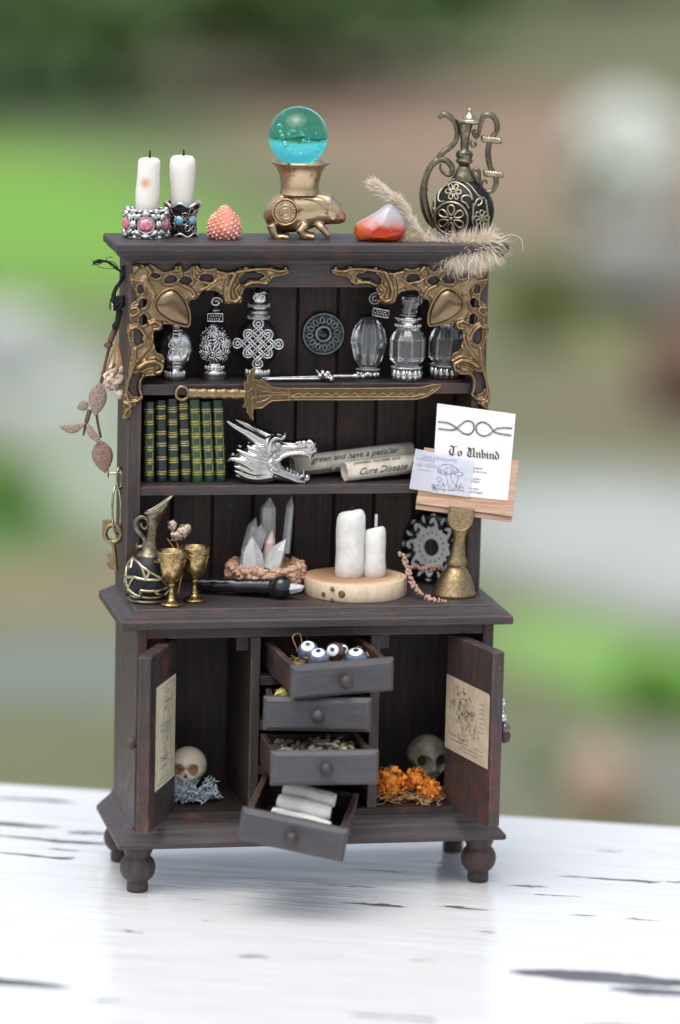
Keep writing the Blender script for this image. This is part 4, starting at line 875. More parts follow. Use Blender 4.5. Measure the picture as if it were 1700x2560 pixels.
for i in range(60): b.ball(onb(rnd(-115,115), rnd(150,420), prof, .75, 2), rnd(5,9)*k, 6, 5)
b.tube([onb(x, 440+.0*x-abs(x+20)*.9, prof, .75, 5) for x in range(-100,80,10)], 6*k, 6)
b.build('daisies', SILVER, t)
b = MB(); b.box((-62*k,-50*k,462*k),(66*k,50*k,535*k)); b.build('neck_block', OXIDE, t, bevel=.002)
b = MB(); b.tube([Vector((x*k,-54*k,z*k)) for x, z in ((-58,468),(62,468),(62,530),(-58,530))], 8*k, 6, 0, True)
for i in range(10): b.ball((-40+i*9*k*0+(-40+i*9)*k+40, 0, 0), 0.0001, 4, 3) if False else b.ball(((-40+i*9.2)*k, -54*k, (488+22*(i % 2))*k), 8*k, 6, 5)
b.build('neck_band', SILVER, t)
b = MB(); b.lathe([(30,535),(46,545),(40,560),(24,575)], 18, k=k); b.tube([Vector(((6+(50-7*u)*math.cos(u*1.5))*k, -10*k, (615+(44-6.5*u)*math.sin(u*1.5))*k)) for u in [i*.25 for i in range(26)]], 12*k, 8); b.build('spiral_stopper', SILVERB, t)
# knot flask
t = bottle('silver_bottle', 'silver flask with an interlaced knot body and ringed neck', 1140, 965, .315)
b = MB(); b.lathe([(84,0),(96,8),(94,70),(70,84),(52,96)], 24, k=k); ring_rib(b, 92, 6, 80, 22); b.build('foot', [SILVER], t)
b = MB(); c0 = 285; b.lathe([(50,90),(92,120),(140,180),(158,250),(158,320),(138,390),(96,440),(52,470)], 28, k=k, sq=(1,.35)); b.build('body', OXIDE, t)
b = MB(); hh = lambda x, z: -58
def kn(pts, cl=False):
    P = cr([(p[0], p[1], 0) for p in pts], 6, cl); n = len(P)
    for off in (-11, 11):
        Q = []
        for i, p in enumerate(P):
            a = P[max(i-1, 0)] if not cl else P[i-1]; c = P[min(i+1, n-1)] if not cl else P[(i+1) % n]; d = (c-a).normalized()
            Q.append(Vector(((p.x-d.y*off)*k, (-60-7*math.sin(i*.9))*k, (p.y+d.x*off)*k)))
        b.tube(Q, 8.5*k, 6, 0, cl)
# lattice of four strands each way; U-loops on the sides, round loops at the corners
W4 = (-81,-27,27,81)
def rp(a, c, h): return Vector(((a-c)*.7071*1.1*k, (-60-h)*k, (c0+(a+c)*.7071*1.08)*k))
def dbl(pts2, hs):
    n = len(pts2)
    for off in (-10, 10):
        Q = []
        for i in range(n):
            a, c = pts2[max(i-1, 0)], pts2[min(i+1, n-1)]; dx, dy = c[0]-a[0], c[1]-a[1]; l = math.hypot(dx, dy) or 1; Q.append(rp(pts2[i][0]-dy/l*off, pts2[i][1]+dx/l*off, hs[i]))
        b.tube(Q, 8.5*k, 6)
for i, a in enumerate(W4):
    for sw in (0, 1):
        pts = [((a, c) if not sw else (c, a)) for c in range(-90, 91, 15)]; dbl(pts, [8*math.cos(pi*(c+27)/54+pi*(i+sw)) for c in range(-90, 91, 15)])
for s_ in (-1, 1):
    for sw in (0, 1):
        arc_ = [(27*math.cos(u), s_*(90+34*math.sin(u))) for u in [pi*q_/8 for q_ in range(9)]]; dbl([(x, y) if not sw else (y, x) for x, y in arc_], [0]*9)
    for s2 in (-1, 1):
        cx_, cy_ = s_*104, s2*104; arc_ = [(s_*81, s2*90), (s_*81, s2*112), (s_*96, s2*130), (s_*120, s2*120), (s_*130, s2*96), (s_*112, s2*81), (s_*90, s2*81)]
        pts = [(v.x, v.y) for v in cr([(x, y, 0) for x, y in arc_], 3)]; dbl(pts, [0]*len(pts))
b.build('knot', SILVER, t)
b = MB(); b.lathe([(52,465),(78,474),(84,482),(84,500),(70,508),(82,515),(92,530),(92,545),(80,555),(70,562),(80,572),(80,600),(62,610)], 28, k=k)
for z in (491, 586):
    for i in range(24): b.tube([Vector((math.cos(2*pi*i/24)*84*k, math.sin(2*pi*i/24)*84*k, zz*k)) for zz in (z-12, z+12)], 6*k, 5)
b.build('ringed_neck', SILVERB, t)
b = MB(); b.lathe([(60,606),(66,620),(70,650),(64,690),(30,700)], 20, k=k); 
for s in (-1, 1): b.tube([Vector(((s*24+(26-4*u)*math.cos(u*1.6))*k, -66*k, (652+(28-4*u)*math.sin(u*1.6))*k)) for u in [i*.3 for i in range(19)]], 8*k, 6)
b.tube([Vector((math.cos(2*pi*i/30)*70*k, math.sin(2*pi*i/30)*70*k, (690+8*math.cos(i))*k)) for i in range(30)], 8*k, 6, 0, True); b.build('scroll_stopper', SILVER, t)
# medallion on the back planks
k = .001011/2.9037
p = at(720+255/2.9037, 630+593/2.9037, .380)
t = thing('medallion', 'round pewter medallion with petal loops fixed to the back planks', 'medallion', (p.x, .3835, p.z), 0)
Mx = Matrix.Rotation(pi/2, 3, 'X'); b = MB(); b.lathe([(160,0),(164,8),(160,20),(150,26),(138,20),(60,24),(58,14),(2,12)], 48, k=k, M=Mx); b.build('disc', PEWTERD, t)
b = MB()
def dp(r, a, h): return Vector((r*math.cos(a)*k, -h*k, r*math.sin(a)*k))
b.tube([dp(54, 2*pi*i/32, 26) for i in range(32)], 10*k, 8, 0, True); b.tube([dp(150, 2*pi*i/48, 26) for i in range(48)], 7*k, 6, 0, True)
for i in range(12):
    a = 2*pi*i/12+.12
    b.tube([dp(76,a,24),dp(92,a+.16,26),dp(112,a+.15,26),dp(132,a,24),dp(112,a-.15,26),dp(92,a-.16,26)], 6.5*k, 6, 0, True); b.ball(dp(124,a+pi/12,24), 7*k, 6, 5); b.ball(dp(86,a+pi/12,24), 5*k, 6, 5)
for i in range(44): b.ball(dp(150,2*pi*i/44,31), 7*k, 6, 5)
b.build('petal_relief', PEWTER, t)
b = MB(); b.lathe([(46,0),(44,12),(24,22),(2,24)], 12, (0,-12*k,0), k=k, M=Mx, smooth=False); b.build('black_stone', EYEP, t)
b = MB()
for i in range(12):
    a = 2*pi*i/12+.12; b.ball(dp(104,a,18), (14*k,5*k,14*k), 8, 5)
b.build('enamel', OXIDE, t)
# glass bottles
sxo = True
def gb(label, X, y): p = at(720+X/2.9037, 630+905/2.9037, y); return thing('glass_bottle', label, 'bottle', (p.x, y, Z1), FACE, 'clear glass bottles on the upper shelf')
t = gb('oval faceted glass bottle with a black spiral stopper', 580, .318)
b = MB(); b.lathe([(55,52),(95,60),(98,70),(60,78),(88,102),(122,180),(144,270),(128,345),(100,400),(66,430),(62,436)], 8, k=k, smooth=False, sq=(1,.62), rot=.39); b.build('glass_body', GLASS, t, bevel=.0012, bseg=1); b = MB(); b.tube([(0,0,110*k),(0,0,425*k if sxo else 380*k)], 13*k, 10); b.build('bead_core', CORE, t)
b = MB(); b.lathe([(60,0),(72,6),(70,48),(50,52)], 20, k=k)
for i in range(14): b.ball((math.cos(2*pi*i/14)*80*k, math.sin(2*pi*i/14)*80*k, 28*k), (19*k,19*k,24*k), 8, 6)
b.build('beaded_foot', SILVER, t)
Mr = Matrix.Rotation(.16, 4, 'Y'); b = MB(); b.lathe([(62,435),(86,445),(84,462),(60,468)], 24, k=k); b.box((-60*k,-52*k,462*k),(66*k,40*k,530*k), M=Mr); b.build('collar', OXIDE, t, bevel=.001)
b = MB(); b.tube([Mr @ Vector((x*k,-55*k,z*k)) for x, z in ((-56,470),(62,470),(62,524),(-56,524))], 8*k, 6, 0, True)
for i in range(9): b.ball(Mr @ Vector(((-36+i*10)*k, -55*k, (490+16*(i % 2))*k)), 8*k, 6, 5)
b.build('collar_band', SILVER, t)
b = MB(); b.lathe([(56,0),(60,10),(60,40),(56,50)], 24, (40*k,22*k,588*k), k, M=Mx); b.build('stopper', EYEP, t)
b = MB(); b.tube([Vector(((40+(54-8*u)*math.cos(u*2.2))*k, -32*k, (588+(52-8*u)*math.sin(u*2.2))*k)) for u in [i*.16 for i in range(38)]], 6*k, 6); b.build('spiral', SILVERB, t)
def hexb(label, X, y, lean, stl):
    t = gb(label, X, y); t.rotation_euler = (0, lean, FACE)
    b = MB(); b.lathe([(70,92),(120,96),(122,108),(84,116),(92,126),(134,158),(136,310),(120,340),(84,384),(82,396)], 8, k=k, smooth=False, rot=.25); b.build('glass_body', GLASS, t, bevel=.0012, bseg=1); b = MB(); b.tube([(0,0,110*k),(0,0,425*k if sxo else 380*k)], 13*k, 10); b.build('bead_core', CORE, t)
    b = MB(); b.lathe([(85,0),(96,8),(90,84),(60,92)], 24, k=k)
    for i in range(13): b.ball((math.cos(2*pi*i/13+.1)*94*k, math.sin(2*pi*i/13+.1)*94*k, 46*k), (25*k,25*k,46*k), 8, 8)
    b.build('gadrooned_foot', SILVER, t)
    b = MB(); b.lathe([(82,395),(92,402),(94,420),(80,426),(78,440),(92,446),(96,462),(90,476),(70,482)], 28, k=k)
    for i in range(26): b.ball((math.cos(2*pi*i/26)*94*k, math.sin(2*pi*i/26)*94*k, 411*k), (8*k,8*k,13*k), 6, 5); b.ball((math.cos(2*pi*i/26)*93*k, math.sin(2*pi*i/26)*93*k, 462*k), 9*k, 6, 5)
    b.build('neck_ring', SILVER, t)
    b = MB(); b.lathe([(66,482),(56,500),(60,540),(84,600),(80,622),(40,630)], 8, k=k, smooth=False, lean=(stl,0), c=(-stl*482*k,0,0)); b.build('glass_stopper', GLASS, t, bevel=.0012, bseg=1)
hexb('upright eight sided glass bottle with a beaded silver neck, middle of three', 862, .268, 0, .22)
hexb('leaning eight sided glass bottle partly behind the right corner mount', 1130, .305, .05, -.1)
# small silver sword lying on the shelf
pa, pb_ = at(650, 951, .250), at(945, 940, .262); pa.z = pb_.z = Z1+.011
t = thing('small_sword', 'tiny silver sword lying flat on the upper shelf', 'sword', pa, math.atan2(pb_.y-pa.y, pb_.x-pa.x)); Ls = (pb_-pa).length; 
b = MB(); b.tube([(0,0,-.004),(.03,0,-.003),(.155,0,-.003)], [.001,.007,.0085], 8, flat=(1,.55)); b.tube([(.005,-.003,0),(.15,-.004,.003)], .0022, 6); b.build('blade', SILVER, t)
b = MB(); b.tube([(.165,-.035,.004),(.160,-.015,.002),(.162,.015,.004),(.168,.03,.014)], [.002,.006,.006,.002], 8)
for x, y, z, r in ((.155,-.004,.004,.008),(.168,-.012,.006,.009),(.176,.004,.008,.010),(.185,-.006,-.001,.008),(.165,.012,.011,.007),(.18,-.02,-.002,.007)): b.ball((x,y,z), r, 10, 8)
b.tube([(.150,-.006,.012),(.143,-.01,.020)], [.004,.002], 6); b.build('guard', SILVER, t, remesh=.0012)
b = MB(); b.tube([(.18+i*.001,0,.002) for i in range(0,66)], [.0055+.0016*math.sin(i*1.25) for i in range(0,66)], 10); b.ball((.25,0,.002), (.012,.008,.008)); b.ball((.268,0,.001), .007); b.build('grip', SILVER, t)
# large brass sword fixed along the shelf front
YS = .2085
def sp(X, Y, y=YS): return at(280+X/3.136, 630+Y/3.136, y)
def sq_(X, Y, y=YS): return at(720+X/2.9037, 630+Y/2.9037, y)
p0 = at(560, 975, YS)
t = thing('brass_sword', 'long antique brass sword with ring pommel fixed along the shelf front', 'sword', p0, 0)
L_ = lambda v: v-p0
K4 = .001011/3.136
b = MB(); b.tube([L_(sp(550+50*math.cos(u), 1107+52*math.sin(u))) for u in [2*pi*i/28 for i in range(28)]], 13*K4, 10, 0, True); b.build('ring_pommel', BRASS, t)
b = MB(); gp_ = []; gr = []
for i in range(60):
    u = i/59; X = 600+u*440; r = 38; 
    if X < 662: r = 42
    for c in (718,733,790,805,875,890): 
        if abs(X-c) < 7: r = 44
    if 940 < X < 990: r = 44
    gp_.append(L_(sp(X, 1107+u*6))); gr.append(r*K4)
b.tube(gp_, gr, 14, flat=(.7,1)); b.build('grip', BRASS, t)
def plate(b, P, y0, y1, mi=0):
    q = [L_(v) for v in P]; n = len(q); A = [Vector((v.x, y0, v.z)) for v in q]; B = [Vector((v.x, y1, v.z)) for v in q]
    b.add(A+B, [tuple(range(n)), tuple(range(2*n-1, n-1, -1))]+[(j, n+j, n+(j+1) % n, (j+1) % n) for j in range(n)], mi, False)
g = [(1115,905),(1108,960),(1112,1000),(1190,1010),(1230,1050),(1290,1065),(1390,1066),(1390,1158),(1250,1165),(1205,1195),(1170,1222),(1110,1222),(1100,1260),(1104,1318),(1082,1300),(1075,1265),(1055,1255),(1058,1215),(1022,1210),(1045,1180),(1035,1140),(1040,1070),(1030,1025),(1062,1012),(1060,970),(1080,955),(1090,920)]
b = MB(); plate(b, [sp(*p) for p in g], -.004, .004, 1)
edge = [L_(sp(*p)) for p in g]; b.tube([Vector((v.x, -.0042, v.z)) for v in edge], 5.5*K4, 6, 0, True)
star = [(1090+ (52 if i % 2 == 0 else 26)*math.cos(pi*i/6+.5), 1112+(52 if i % 2 == 0 else 26)*math.sin(pi*i/6+.5)) for i in range(12)]
b.tube([Vector((L_(sp(*p)).x, -.0052, L_(sp(*p)).z)) for p in star], 5*K4, 6, 0, True)
for pts in ([(1150,1085),(1260,1100),(1380,1105)],[(1150,1130),(1260,1120),(1380,1118)],[(1130,1040),(1200,1060),(1250,1095)],[(1130,1180),(1200,1160),(1250,1125)],[(1300,1075),(1340,1105),(1300,1145)],[(1100,920),(1098,1060)],[(1098,1165),(1095,1300)]):
    b.tube([Vector((L_(sp(*p)).x, -.0052, L_(sp(*p)).z)) for p in pts], 5*K4, 6)
b.build('guard', [BRASS, BRASSD], t)
top = [sp(1380,1064), sq_(60,990), sq_(500,990), sq_(960,985), sq_(1060,960), sq_(1108,962)]; bot = [sq_(1095,985), sq_(1050,1020), sq_(1000,1050), sq_(930,1068), sq_(500,1071), sq_(60,1071), sp(1380,1158)]
b = MB(); plate(b, top+bot, -.0032, .0032, 1)
b.tube([Vector((L_(v).x, -.0034, L_(v).z)) for v in top+bot], 6*K4, 6, 0, True)
zz = [sp(1390,1120)]+[sq_(X, 1032-10*(1 if i % 2 else -1)) for i, X in enumerate(range(40, 1000, 34))]+[sq_(1060,990)]
b.tube([Vector((L_(v).x, -.0036, L_(v).z)) for v in zz], 5*K4, 6); b.tube([Vector((L_(v).x, -.0036, L_(v).z)) for v in (sq_(20,1052), sq_(900,1050), sq_(990,1030))], 7*K4, 6)
b.build('blade', [BRASS, BRASSD], t)

# ------------------------------------------------------------------ middle shelf
Z2 = 1.007
BC = [(.010,.030,.016),(.008,.013,.014),(.010,.020,.013),(.010,.013,.011),(.020,.065,.022),(.010,.036,.022),(.012,.034,.018)]
BL = ['dark green book with boxed gilt panels, first from the left', 'blackish book with paired gilt bands, second from the left', 'dark book with triple gilt bands, third from the left', 'blackish brown book with copper gilt bands, fourth from the left', 'bright green book, fifth from the left', 'teal green book with framed panels, sixth from the left', 'dark green book nearest the dragon head, last of the row']
xs = [95,195,290,388,475,570,658]; xe = [180,282,375,470,562,655,745]; xt = [95,185,275,362,448,540,632]
for i in range(7):
    pL, pR, pT = at(330+xs[i]/3.136, 920+905/3.136, .275), at(330+xe[i]/3.136, 920+905/3.136, .275), at(330+xt[i]/3.136, 920+260/3.136, .275)
    w = (pR.x-pL.x)/2*.985; h = .207+.002*((i*37) % 5); ln = (pT.x-pL.x)/h
    t = thing('book', BL[i], 'book', ((pL.x+pR.x)/2, .275, Z2), 0, 'green leather books on the middle shelf'); t.rotation_euler = (0, math.atan(ln), 0)
    b = MB(); n = 8; ring = [(-w, .10), (-w, .008)]+[(-w*math.cos(pi*j/n), .008-.009*math.sin(pi*j/n)) for j in range(1, n)]+[(w, .008), (w, .10)]
    b.loft([[Vector((x, y, z)) for x, y in ring] for z in (0.001, .004, h-.004, h)]); b.build('cover', leather(i, BC[i]), t, bevel=.001)
    b = MB(); rs = random.Random(i)
    def band(z, hw=.0013):
        b.loft([[Vector((-w*1.0*math.cos(pi*j/n)*1.004, .008-.0094*math.sin(pi*j/n), zz)) for j in range(n+1)]+[Vector((w*math.cos(pi*j/n)*.98, .008-.0086*math.sin(pi*j/n), zz)) for j in range(n+1)] for zz in (z-hw, z+hw)])
    zs = [.02,.052,.085,.118,.15,.182] if i not in (1, 3) else [.022,.06,.095,.125,.165,.190]
    for z in zs:
        band(z); band(z+.006)
        if i in (2, 3): band(z+.011, .0008)
    if i in (0, 4, 5, 6):
        for z0, z1 in zip(zs[:-1], zs[1:]):
            if i == 0 and abs(z0-.118) < .01: continue
            a, c, x = z0+.010, z1-.004, w*.62
            b.tube([Vector((xx, .008-.0096*math.sqrt(max(0, 1-(xx/w)**2)), zz)) for xx, zz in ((-x,a),(0,a),(x,a),(x,c),(0,c),(-x,c))], .0009, 4, 0, True)
    b.build('gilding', GILT, t)['kind'] = 'stuff'
# silver dragon head
F = Fr(3.136, 1100, 900); k = F.k
t = thing('dragon_head', 'bright silver horned dragon head with open jaws beside the books', 'figurine', (-.076, .262, Z2+.001), FACE)
b = MB()
def tb(pts, r, n=10): b.tube(cr(F.l(pts), 4), [x*k for x in r], n)
def el(X, Y, y, r, rot=0): b.ball(F(X, Y, y), (r[0]*k, r[1]*k, r[2]*k), 14, 10, M=Matrix.Rotation(rot, 3, 'Y'))
for s in (-1, 1):
    tb([(1075,600,s*42),(990,565,s*55),(890,500,s*62),(800,450,s*66),(732,405,s*68)] if s < 0 else [(1080,560,40),(1000,520,58),(920,475,68),(850,440,74),(790,415,78)], [54,48,38,25,8])
    el(1085,560,s*55,(52,34,40)); tb([(1075,640,s*86),(1080,570,s*96),(1120,540,s*96),(1170,545,s*84),(1195,520,s*62)], [14,17,17,14,14])
    tb([(1090,650,s*80),(1140,665,s*82),(1200,640,s*66)], [14,14,10]); 
    tb([(1060,700,s*92),(1130,720,s*86),(1180,685,s*74),(1260,668,s*60),(1340,672,s*50),(1400,690,s*34)], [22,18,17,15,15,15])
    tb([(1070,720,s*92),(1110,770,s*88),(1150,800,s*78)], [36,30,22])
    tb([(1080,790,s*90),(1150,820,s*78),(1230,855,s*62),(1300,885,s*46),(1350,900,s*20)], [34,28,24,22,20])
    tb([(1140,745,s*84),(1165,790,s*76),(1230,820,s*60),(1310,850,s*42),(1340,830,s*26)], [10,10,10,10,8])
    el(1385,590,s*30,(38,26,36)); b.tube([F(1408+16*math.cos(u), 606+24*math.sin(u), s*48) for u in [2*pi*i/14 for i in range(14)]], 8*k, 6, 0, True)
    for X, Y in ((1215,610),(1250,600),(1285,590),(1310,582)): el(X, Y, s*34, (20,16,16))
    for p, r in (([(1060,690,s*85),(980,650,s*100),(920,620,s*104),(895,590,s*104)],[24,24,16,4]), ([(1050,720,s*92),(950,690,s*112),(880,660,s*116),(808,622,s*112)],[26,26,18,4]), ([(1050,750,s*92),(960,735,s*116),(880,705,s*122),(805,680,s*118)],[26,24,16,4]),
                 ([(1060,780,s*90),(960,770,s*116),(860,720,s*122),(770,700,s*116),(745,725,s*112)],[28,26,22,14,4]), ([(1070,800,s*88),(960,805,s*110),(860,775,s*118),(785,755,s*112)],[26,24,17,4]), ([(1090,830,s*78),(980,845,s*98),(880,830,s*104),(790,790,s*98)],[26,24,18,4]),
                 ([(1100,850,s*60),(1000,868,s*76),(900,862,s*80),(800,832,s*72)],[24,22,16,4]), ([(1020,620,s*80),(960,610,s*94),(925,600,s*96)],[22,20,6]), ([(1040,620,s*84),(1010,610,s*100),(995,600,s*104)],[20,16,5])): tb(p, [x*1.45 for x in r])
    for X, Y, L, r in ((1190,695,26,9),(1215,690,24,8),(1240,685,22,8),(1268,683,22,8),(1296,683,20,8),(1322,686,24,8),(1385,700,46,12)): b.tube(F.l([(X,Y,s*58*(1-(X-1190)/600)),(X+2,Y+L,s*56*(1-(X-1190)/600))]), [r*k, 1.5*k], 7)
    for X, Y, L, r in ((1208,812,30,13),(1236,822,28,13),(1264,834,26,12),(1290,846,26,12),(1338,860,66,13)): b.tube(F.l([(X,Y,s*58*(1-(X-1200)/400)),(X+2,Y-L,s*54*(1-(X-1200)/400))]), [r*k, 4*k], 7)
b.profile(F, [790,840,900,1000,1080,1120,1160,1250,1340,1400,1435,1448], [670,625,596,578,556,556,575,592,572,560,578,612], [790,832,852,866,850,730,704,682,686,694,680,650], [50,84,100,110,104,96,84,62,50,50,36,14])
el(1110,620,0,(80,60,60)); tb([(1100,600,0),(1190,615,0),(1280,615,0),(1350,598,0),(1420,600,0)], [66,54,46,46,40]); el(1400,600,0,(48,44,42))
el(1060,790,0,(90,80,60)); tb([(1060,830,0),(1180,855,0),(1290,890,0),(1350,900,0)], [60,46,34,22]); el(1365,870,0,(28,26,34)); el(1395,690,0,(24,30,22)); el(960,740,0,(100,80,80)); tb([(1100,820,0),(1200,850,0),(1290,870,0)], [40,34,20])
b.build('head', CHROME, t, remesh=.0021, smoothmod=2)
b = MB(); b.ball(F(1135,600,-74), (34*k,22*k,32*k), 12, 10); b.ball(F(1135,600,74), (34*k,22*k,32*k), 12, 10); b.build('eye', SILVERB, t)
# parchment scrolls with lettering
def text_mesh(body, size, shear=0., bold=0.):
    cu = bpy.data.curves.new('text', 'FONT'); cu.body = body; cu.size = size; cu.shear = shear; cu.resolution_u = 2; cu.offset = bold*size
    ob = bpy.data.objects.new('text_tmp', cu); COL.objects.link(ob); dg = bpy.context.evaluated_depsgraph_get(); dg.update()
    me = bpy.data.meshes.new_from_object(ob.evaluated_get(dg)); vs = [tuple(v.co) for v in me.vertices]; fs = [tuple(p.vertices) for p in me.polygons]
    bpy.data.objects.remove(ob); bpy.data.curves.remove(cu); bpy.data.meshes.remove(me); return vs, fs
def scroll(name, label, A, B, r, mt, lines, flip=0, group=None, hollow=True, ink=INK, sq=1.):
    A, B = Vector(A), Vector(B); d = B-A; L = d.length; t = thing(name, label, 'scroll', A, 0, group)
    t.rotation_euler = d.to_track_quat('X', 'Z').to_euler()
    b = MB(); n = 28; turns = 1.35
    # rolled sheet: a spiral in cross-section
    prof = []
    for i in range(41):
        a = -2.2+2*pi*turns*i/40; rr = r*(1-.10*(1-i/40)) ; prof.append((a, rr))
    vs, fs = [], []
    for x in (0, L*.25, L*.5, L*.75, L):
        for a, rr in prof: vs.append((x+rnd(-.0008,.0008), rr*math.cos(a), rr*math.sin(a)*sq))
    N = len(prof)
    for j in range(4):
        for i in range(N-1): fs.append((j*N+i, (j+1)*N+i, (j+1)*N+i+1, j*N+i+1))
    b.add(vs, fs, 0, True); o = b.build('sheet', mt, t); sd = o.modifiers.new('thick', 'SOLIDIFY'); sd.thickness = .0012; sd.offset = -1
    for k_, (txt, size, ang, x0, sh) in enumerate(lines):
        v2, f2 = text_mesh(txt, size, sh, .012); q = MB(); rr = r*1.012+.0006
        P = [(x0+x, rr*math.cos(ang+y/rr+pi), rr*math.sin(pi-(ang+y/rr))*sq) for x, y, z in v2]; q.add(P, f2, 0, False); q.build('lettering', ink, t)
    return t
def S2(X, Y): return (680+X/2.3758, 900+Y/2.3758)
zc = Z2+.030
A = atz(*S2(120,632), zc); B_ = at(*S2(832,545), A.y+.028); B_.z = max(B_.z, zc)
scroll('parchment_scroll', 'longer parchment scroll running out behind the dragon jaws', A, B_, .0265, PARCH, [('green and have a peculiar', .0225, .30, .045, .5), ('moment, almost', .0225, -.80, .018, .5)], group='parchment scrolls on the middle shelf')
A = atz(*S2(430,664), Z2+.026); B_ = atz(*S2(850,612), Z2+.027); B_.y = min(B_.y, A.y+.05); B_ = at(*S2(850,612), A.y+.035)
B_.z = max(B_.z, Z2+.027)
scroll('parchment_scroll', 'front parchment scroll with its open end showing beside the lectern', A, B_, .0245, PARCH, [('Cure Disease P', .0245, -.30, .028, .5), ('powder, number and', .0150, .85, .02, .3)], group='parchment scrolls on the middle shelf')
# ------------------------------------------------------------------ counter
Z3 = .727
F = Fr(2.8509, 385, 955); k = F.k
t = thing('net_pitcher', 'dark pitcher wrapped in a brass net with a tall pointed spout', 'pitcher', (-.412, .152, Z3), FACE)
b = MB(); b.lathe([(120,0),(146,6),(148,16),(140,24),(126,30),(110,36)], 32, k=k); b.build('foot_ring', EWM, t)
b = MB(); pprof = [(106,30),(140,70),(158,130),(160,190),(146,250),(118,300),(90,330)]; b.lathe(pprof, 32, k=k); b.build('body', OXIDE, t)
import bmesh
bm = bmesh.new(); bmesh.ops.create_icosphere(bm, subdivisions=2, radius=1); 
rs = random.Random(9); off = {v.index: Vector((rs.gauss(0,.07), rs.gauss(0,.07), rs.gauss(0,.07))) for v in bm.verts}
b = MB()
def pon(d):
    z = 180+d.z*150; r = float(np.interp(z, [p[1] for p in pprof], [p[0] for p in pprof]))+3; h = math.hypot(d.x, d.y) or 1; return Vector((d.x/h*r*k, d.y/h*r*k, z*k))
drop = set(rs.sample(range(len(bm.edges)), int(len(bm.edges)*.42)))
for e_ in bm.edges:
    a, c = [(v.co+off[v.index]).normalized() for v in e_.verts]
    if e_.index in drop or abs((a.z+c.z)/2) > .9: continue
    b.tube([pon(a.lerp(c, u).normalized()) for u in (0,.33,.66,1)], 12*k, 6)
bm.free(); b.build('brass_net', EWP, t)
b = MB(); ns = 24; rings = []
for r, z in [(122,298),(92,328),(66,360),(46,400),(36,450),(33,510),(36,560),(50,605),(66,630)]:
    rings.append([Vector((r*k*math.cos(2*pi*j/ns)+(z-300)*.12*k, r*k*math.sin(2*pi*j/ns)*.9, z*k)) for j in range(ns)])
sg = lambda v: math.copysign(abs(v)**.7, v)
def lipring(f_, w, dz=0): return [Vector(((40+(66+31*f_)*sg(math.cos(2*pi*j/ns))*w+(31*f_))*k, (60-14*f_)*sg(math.sin(2*pi*j/ns))*w*k, (632+dz+f_*132*max(0, (sg(math.cos(2*pi*j/ns))+1)/2)**1.35)*k)) for j in range(ns)]
rings += [lipring(.25,1), lipring(.6,1), lipring(1.,1)]
inner = [lipring(1.,.90,2), lipring(.9,.72,-22), lipring(.3,.5,-50)]
b.loft(rings, caps=False); b.loft([rings[-1]]+inner, 1, caps=False); b.build('neck_and_spout', [EWM, OXIDE], t)
b = MB(); b.tube([v+Vector((0,0,.001)) for v in rings[-1]], 8*k, 8, 0, True); b.build('lip', EWP, t)
b = MB(); b.tube(cr(F.l([(395,420),(390,375),(345,362),(308,390),(312,440),(345,485),(372,525),(360,565),(322,572),(312,545)]),5), [12*k,15*k,17*k,18*k,18*k,17*k,16*k,18*k,15*k,9*k], 8); b.tube(cr(F.l([(345,400),(350,430),(375,445),(385,425)]),4), 11*k, 8); b.build('scroll_handle', EWM, t)
# goblets
def goblet(label, X, Y, loc):
    t = thing('goblet', label, 'goblet', loc, FACE, 'small brass goblets on the counter')
    b = MB(); b.lathe([(60,0),(78,4),(82,12),(74,20),(50,30),(28,44),(20,60),(18,100),(20,140),(28,150),(22,158)], 28, k=k); b.ball((0,0,62*k), (26*k,26*k,14*k), 14, 8); b.build('stem', GOLD, t)
    for i in range(18): pass
    b = MB(); b.lathe([(20,156),(44,176),(66,204),(82,246),(92,300),(98,350),(104,386),(98,390),(92,384),(84,320),(70,250),(40,200),(2,190)], 32, k=k); b.build('bowl', GOLD, t)
    b = MB(); b.tube([Vector((math.cos(2*pi*i/32)*104*k, math.sin(2*pi*i/32)*104*k, 388*k)) for i in range(32)], 6*k, 6, 0, True)
    for i in range(20):
        a = 2*pi*i/20; c = Vector((math.cos(a)*98*k, math.sin(a)*98*k, 330*k)); tg = Vector((-math.sin(a), math.cos(a), 0))
        b.tube([c+tg*(13*k*math.cos(u))+Vector((0,0,10*k*math.sin(u))) for u in [2*pi*j/8 for j in range(8)]], 3.6*k, 5, 0, True)
    b.tube([Vector((math.cos(2*pi*i/32)*101*k, math.sin(2*pi*i/32)*101*k, 350*k)) for i in range(32)], 3*k, 5, 0, True); b.build('chain_rim', GOLD, t); return t
goblet('front brass goblet, nearest the counter edge', 565, 1010, onz(230+565/2.8509, 1160+1008/2.8509, Z3)); goblet('rear brass goblet, right of the front one', 725, 985, onz(230+728/2.8509, 1160+978/2.8509, Z3))
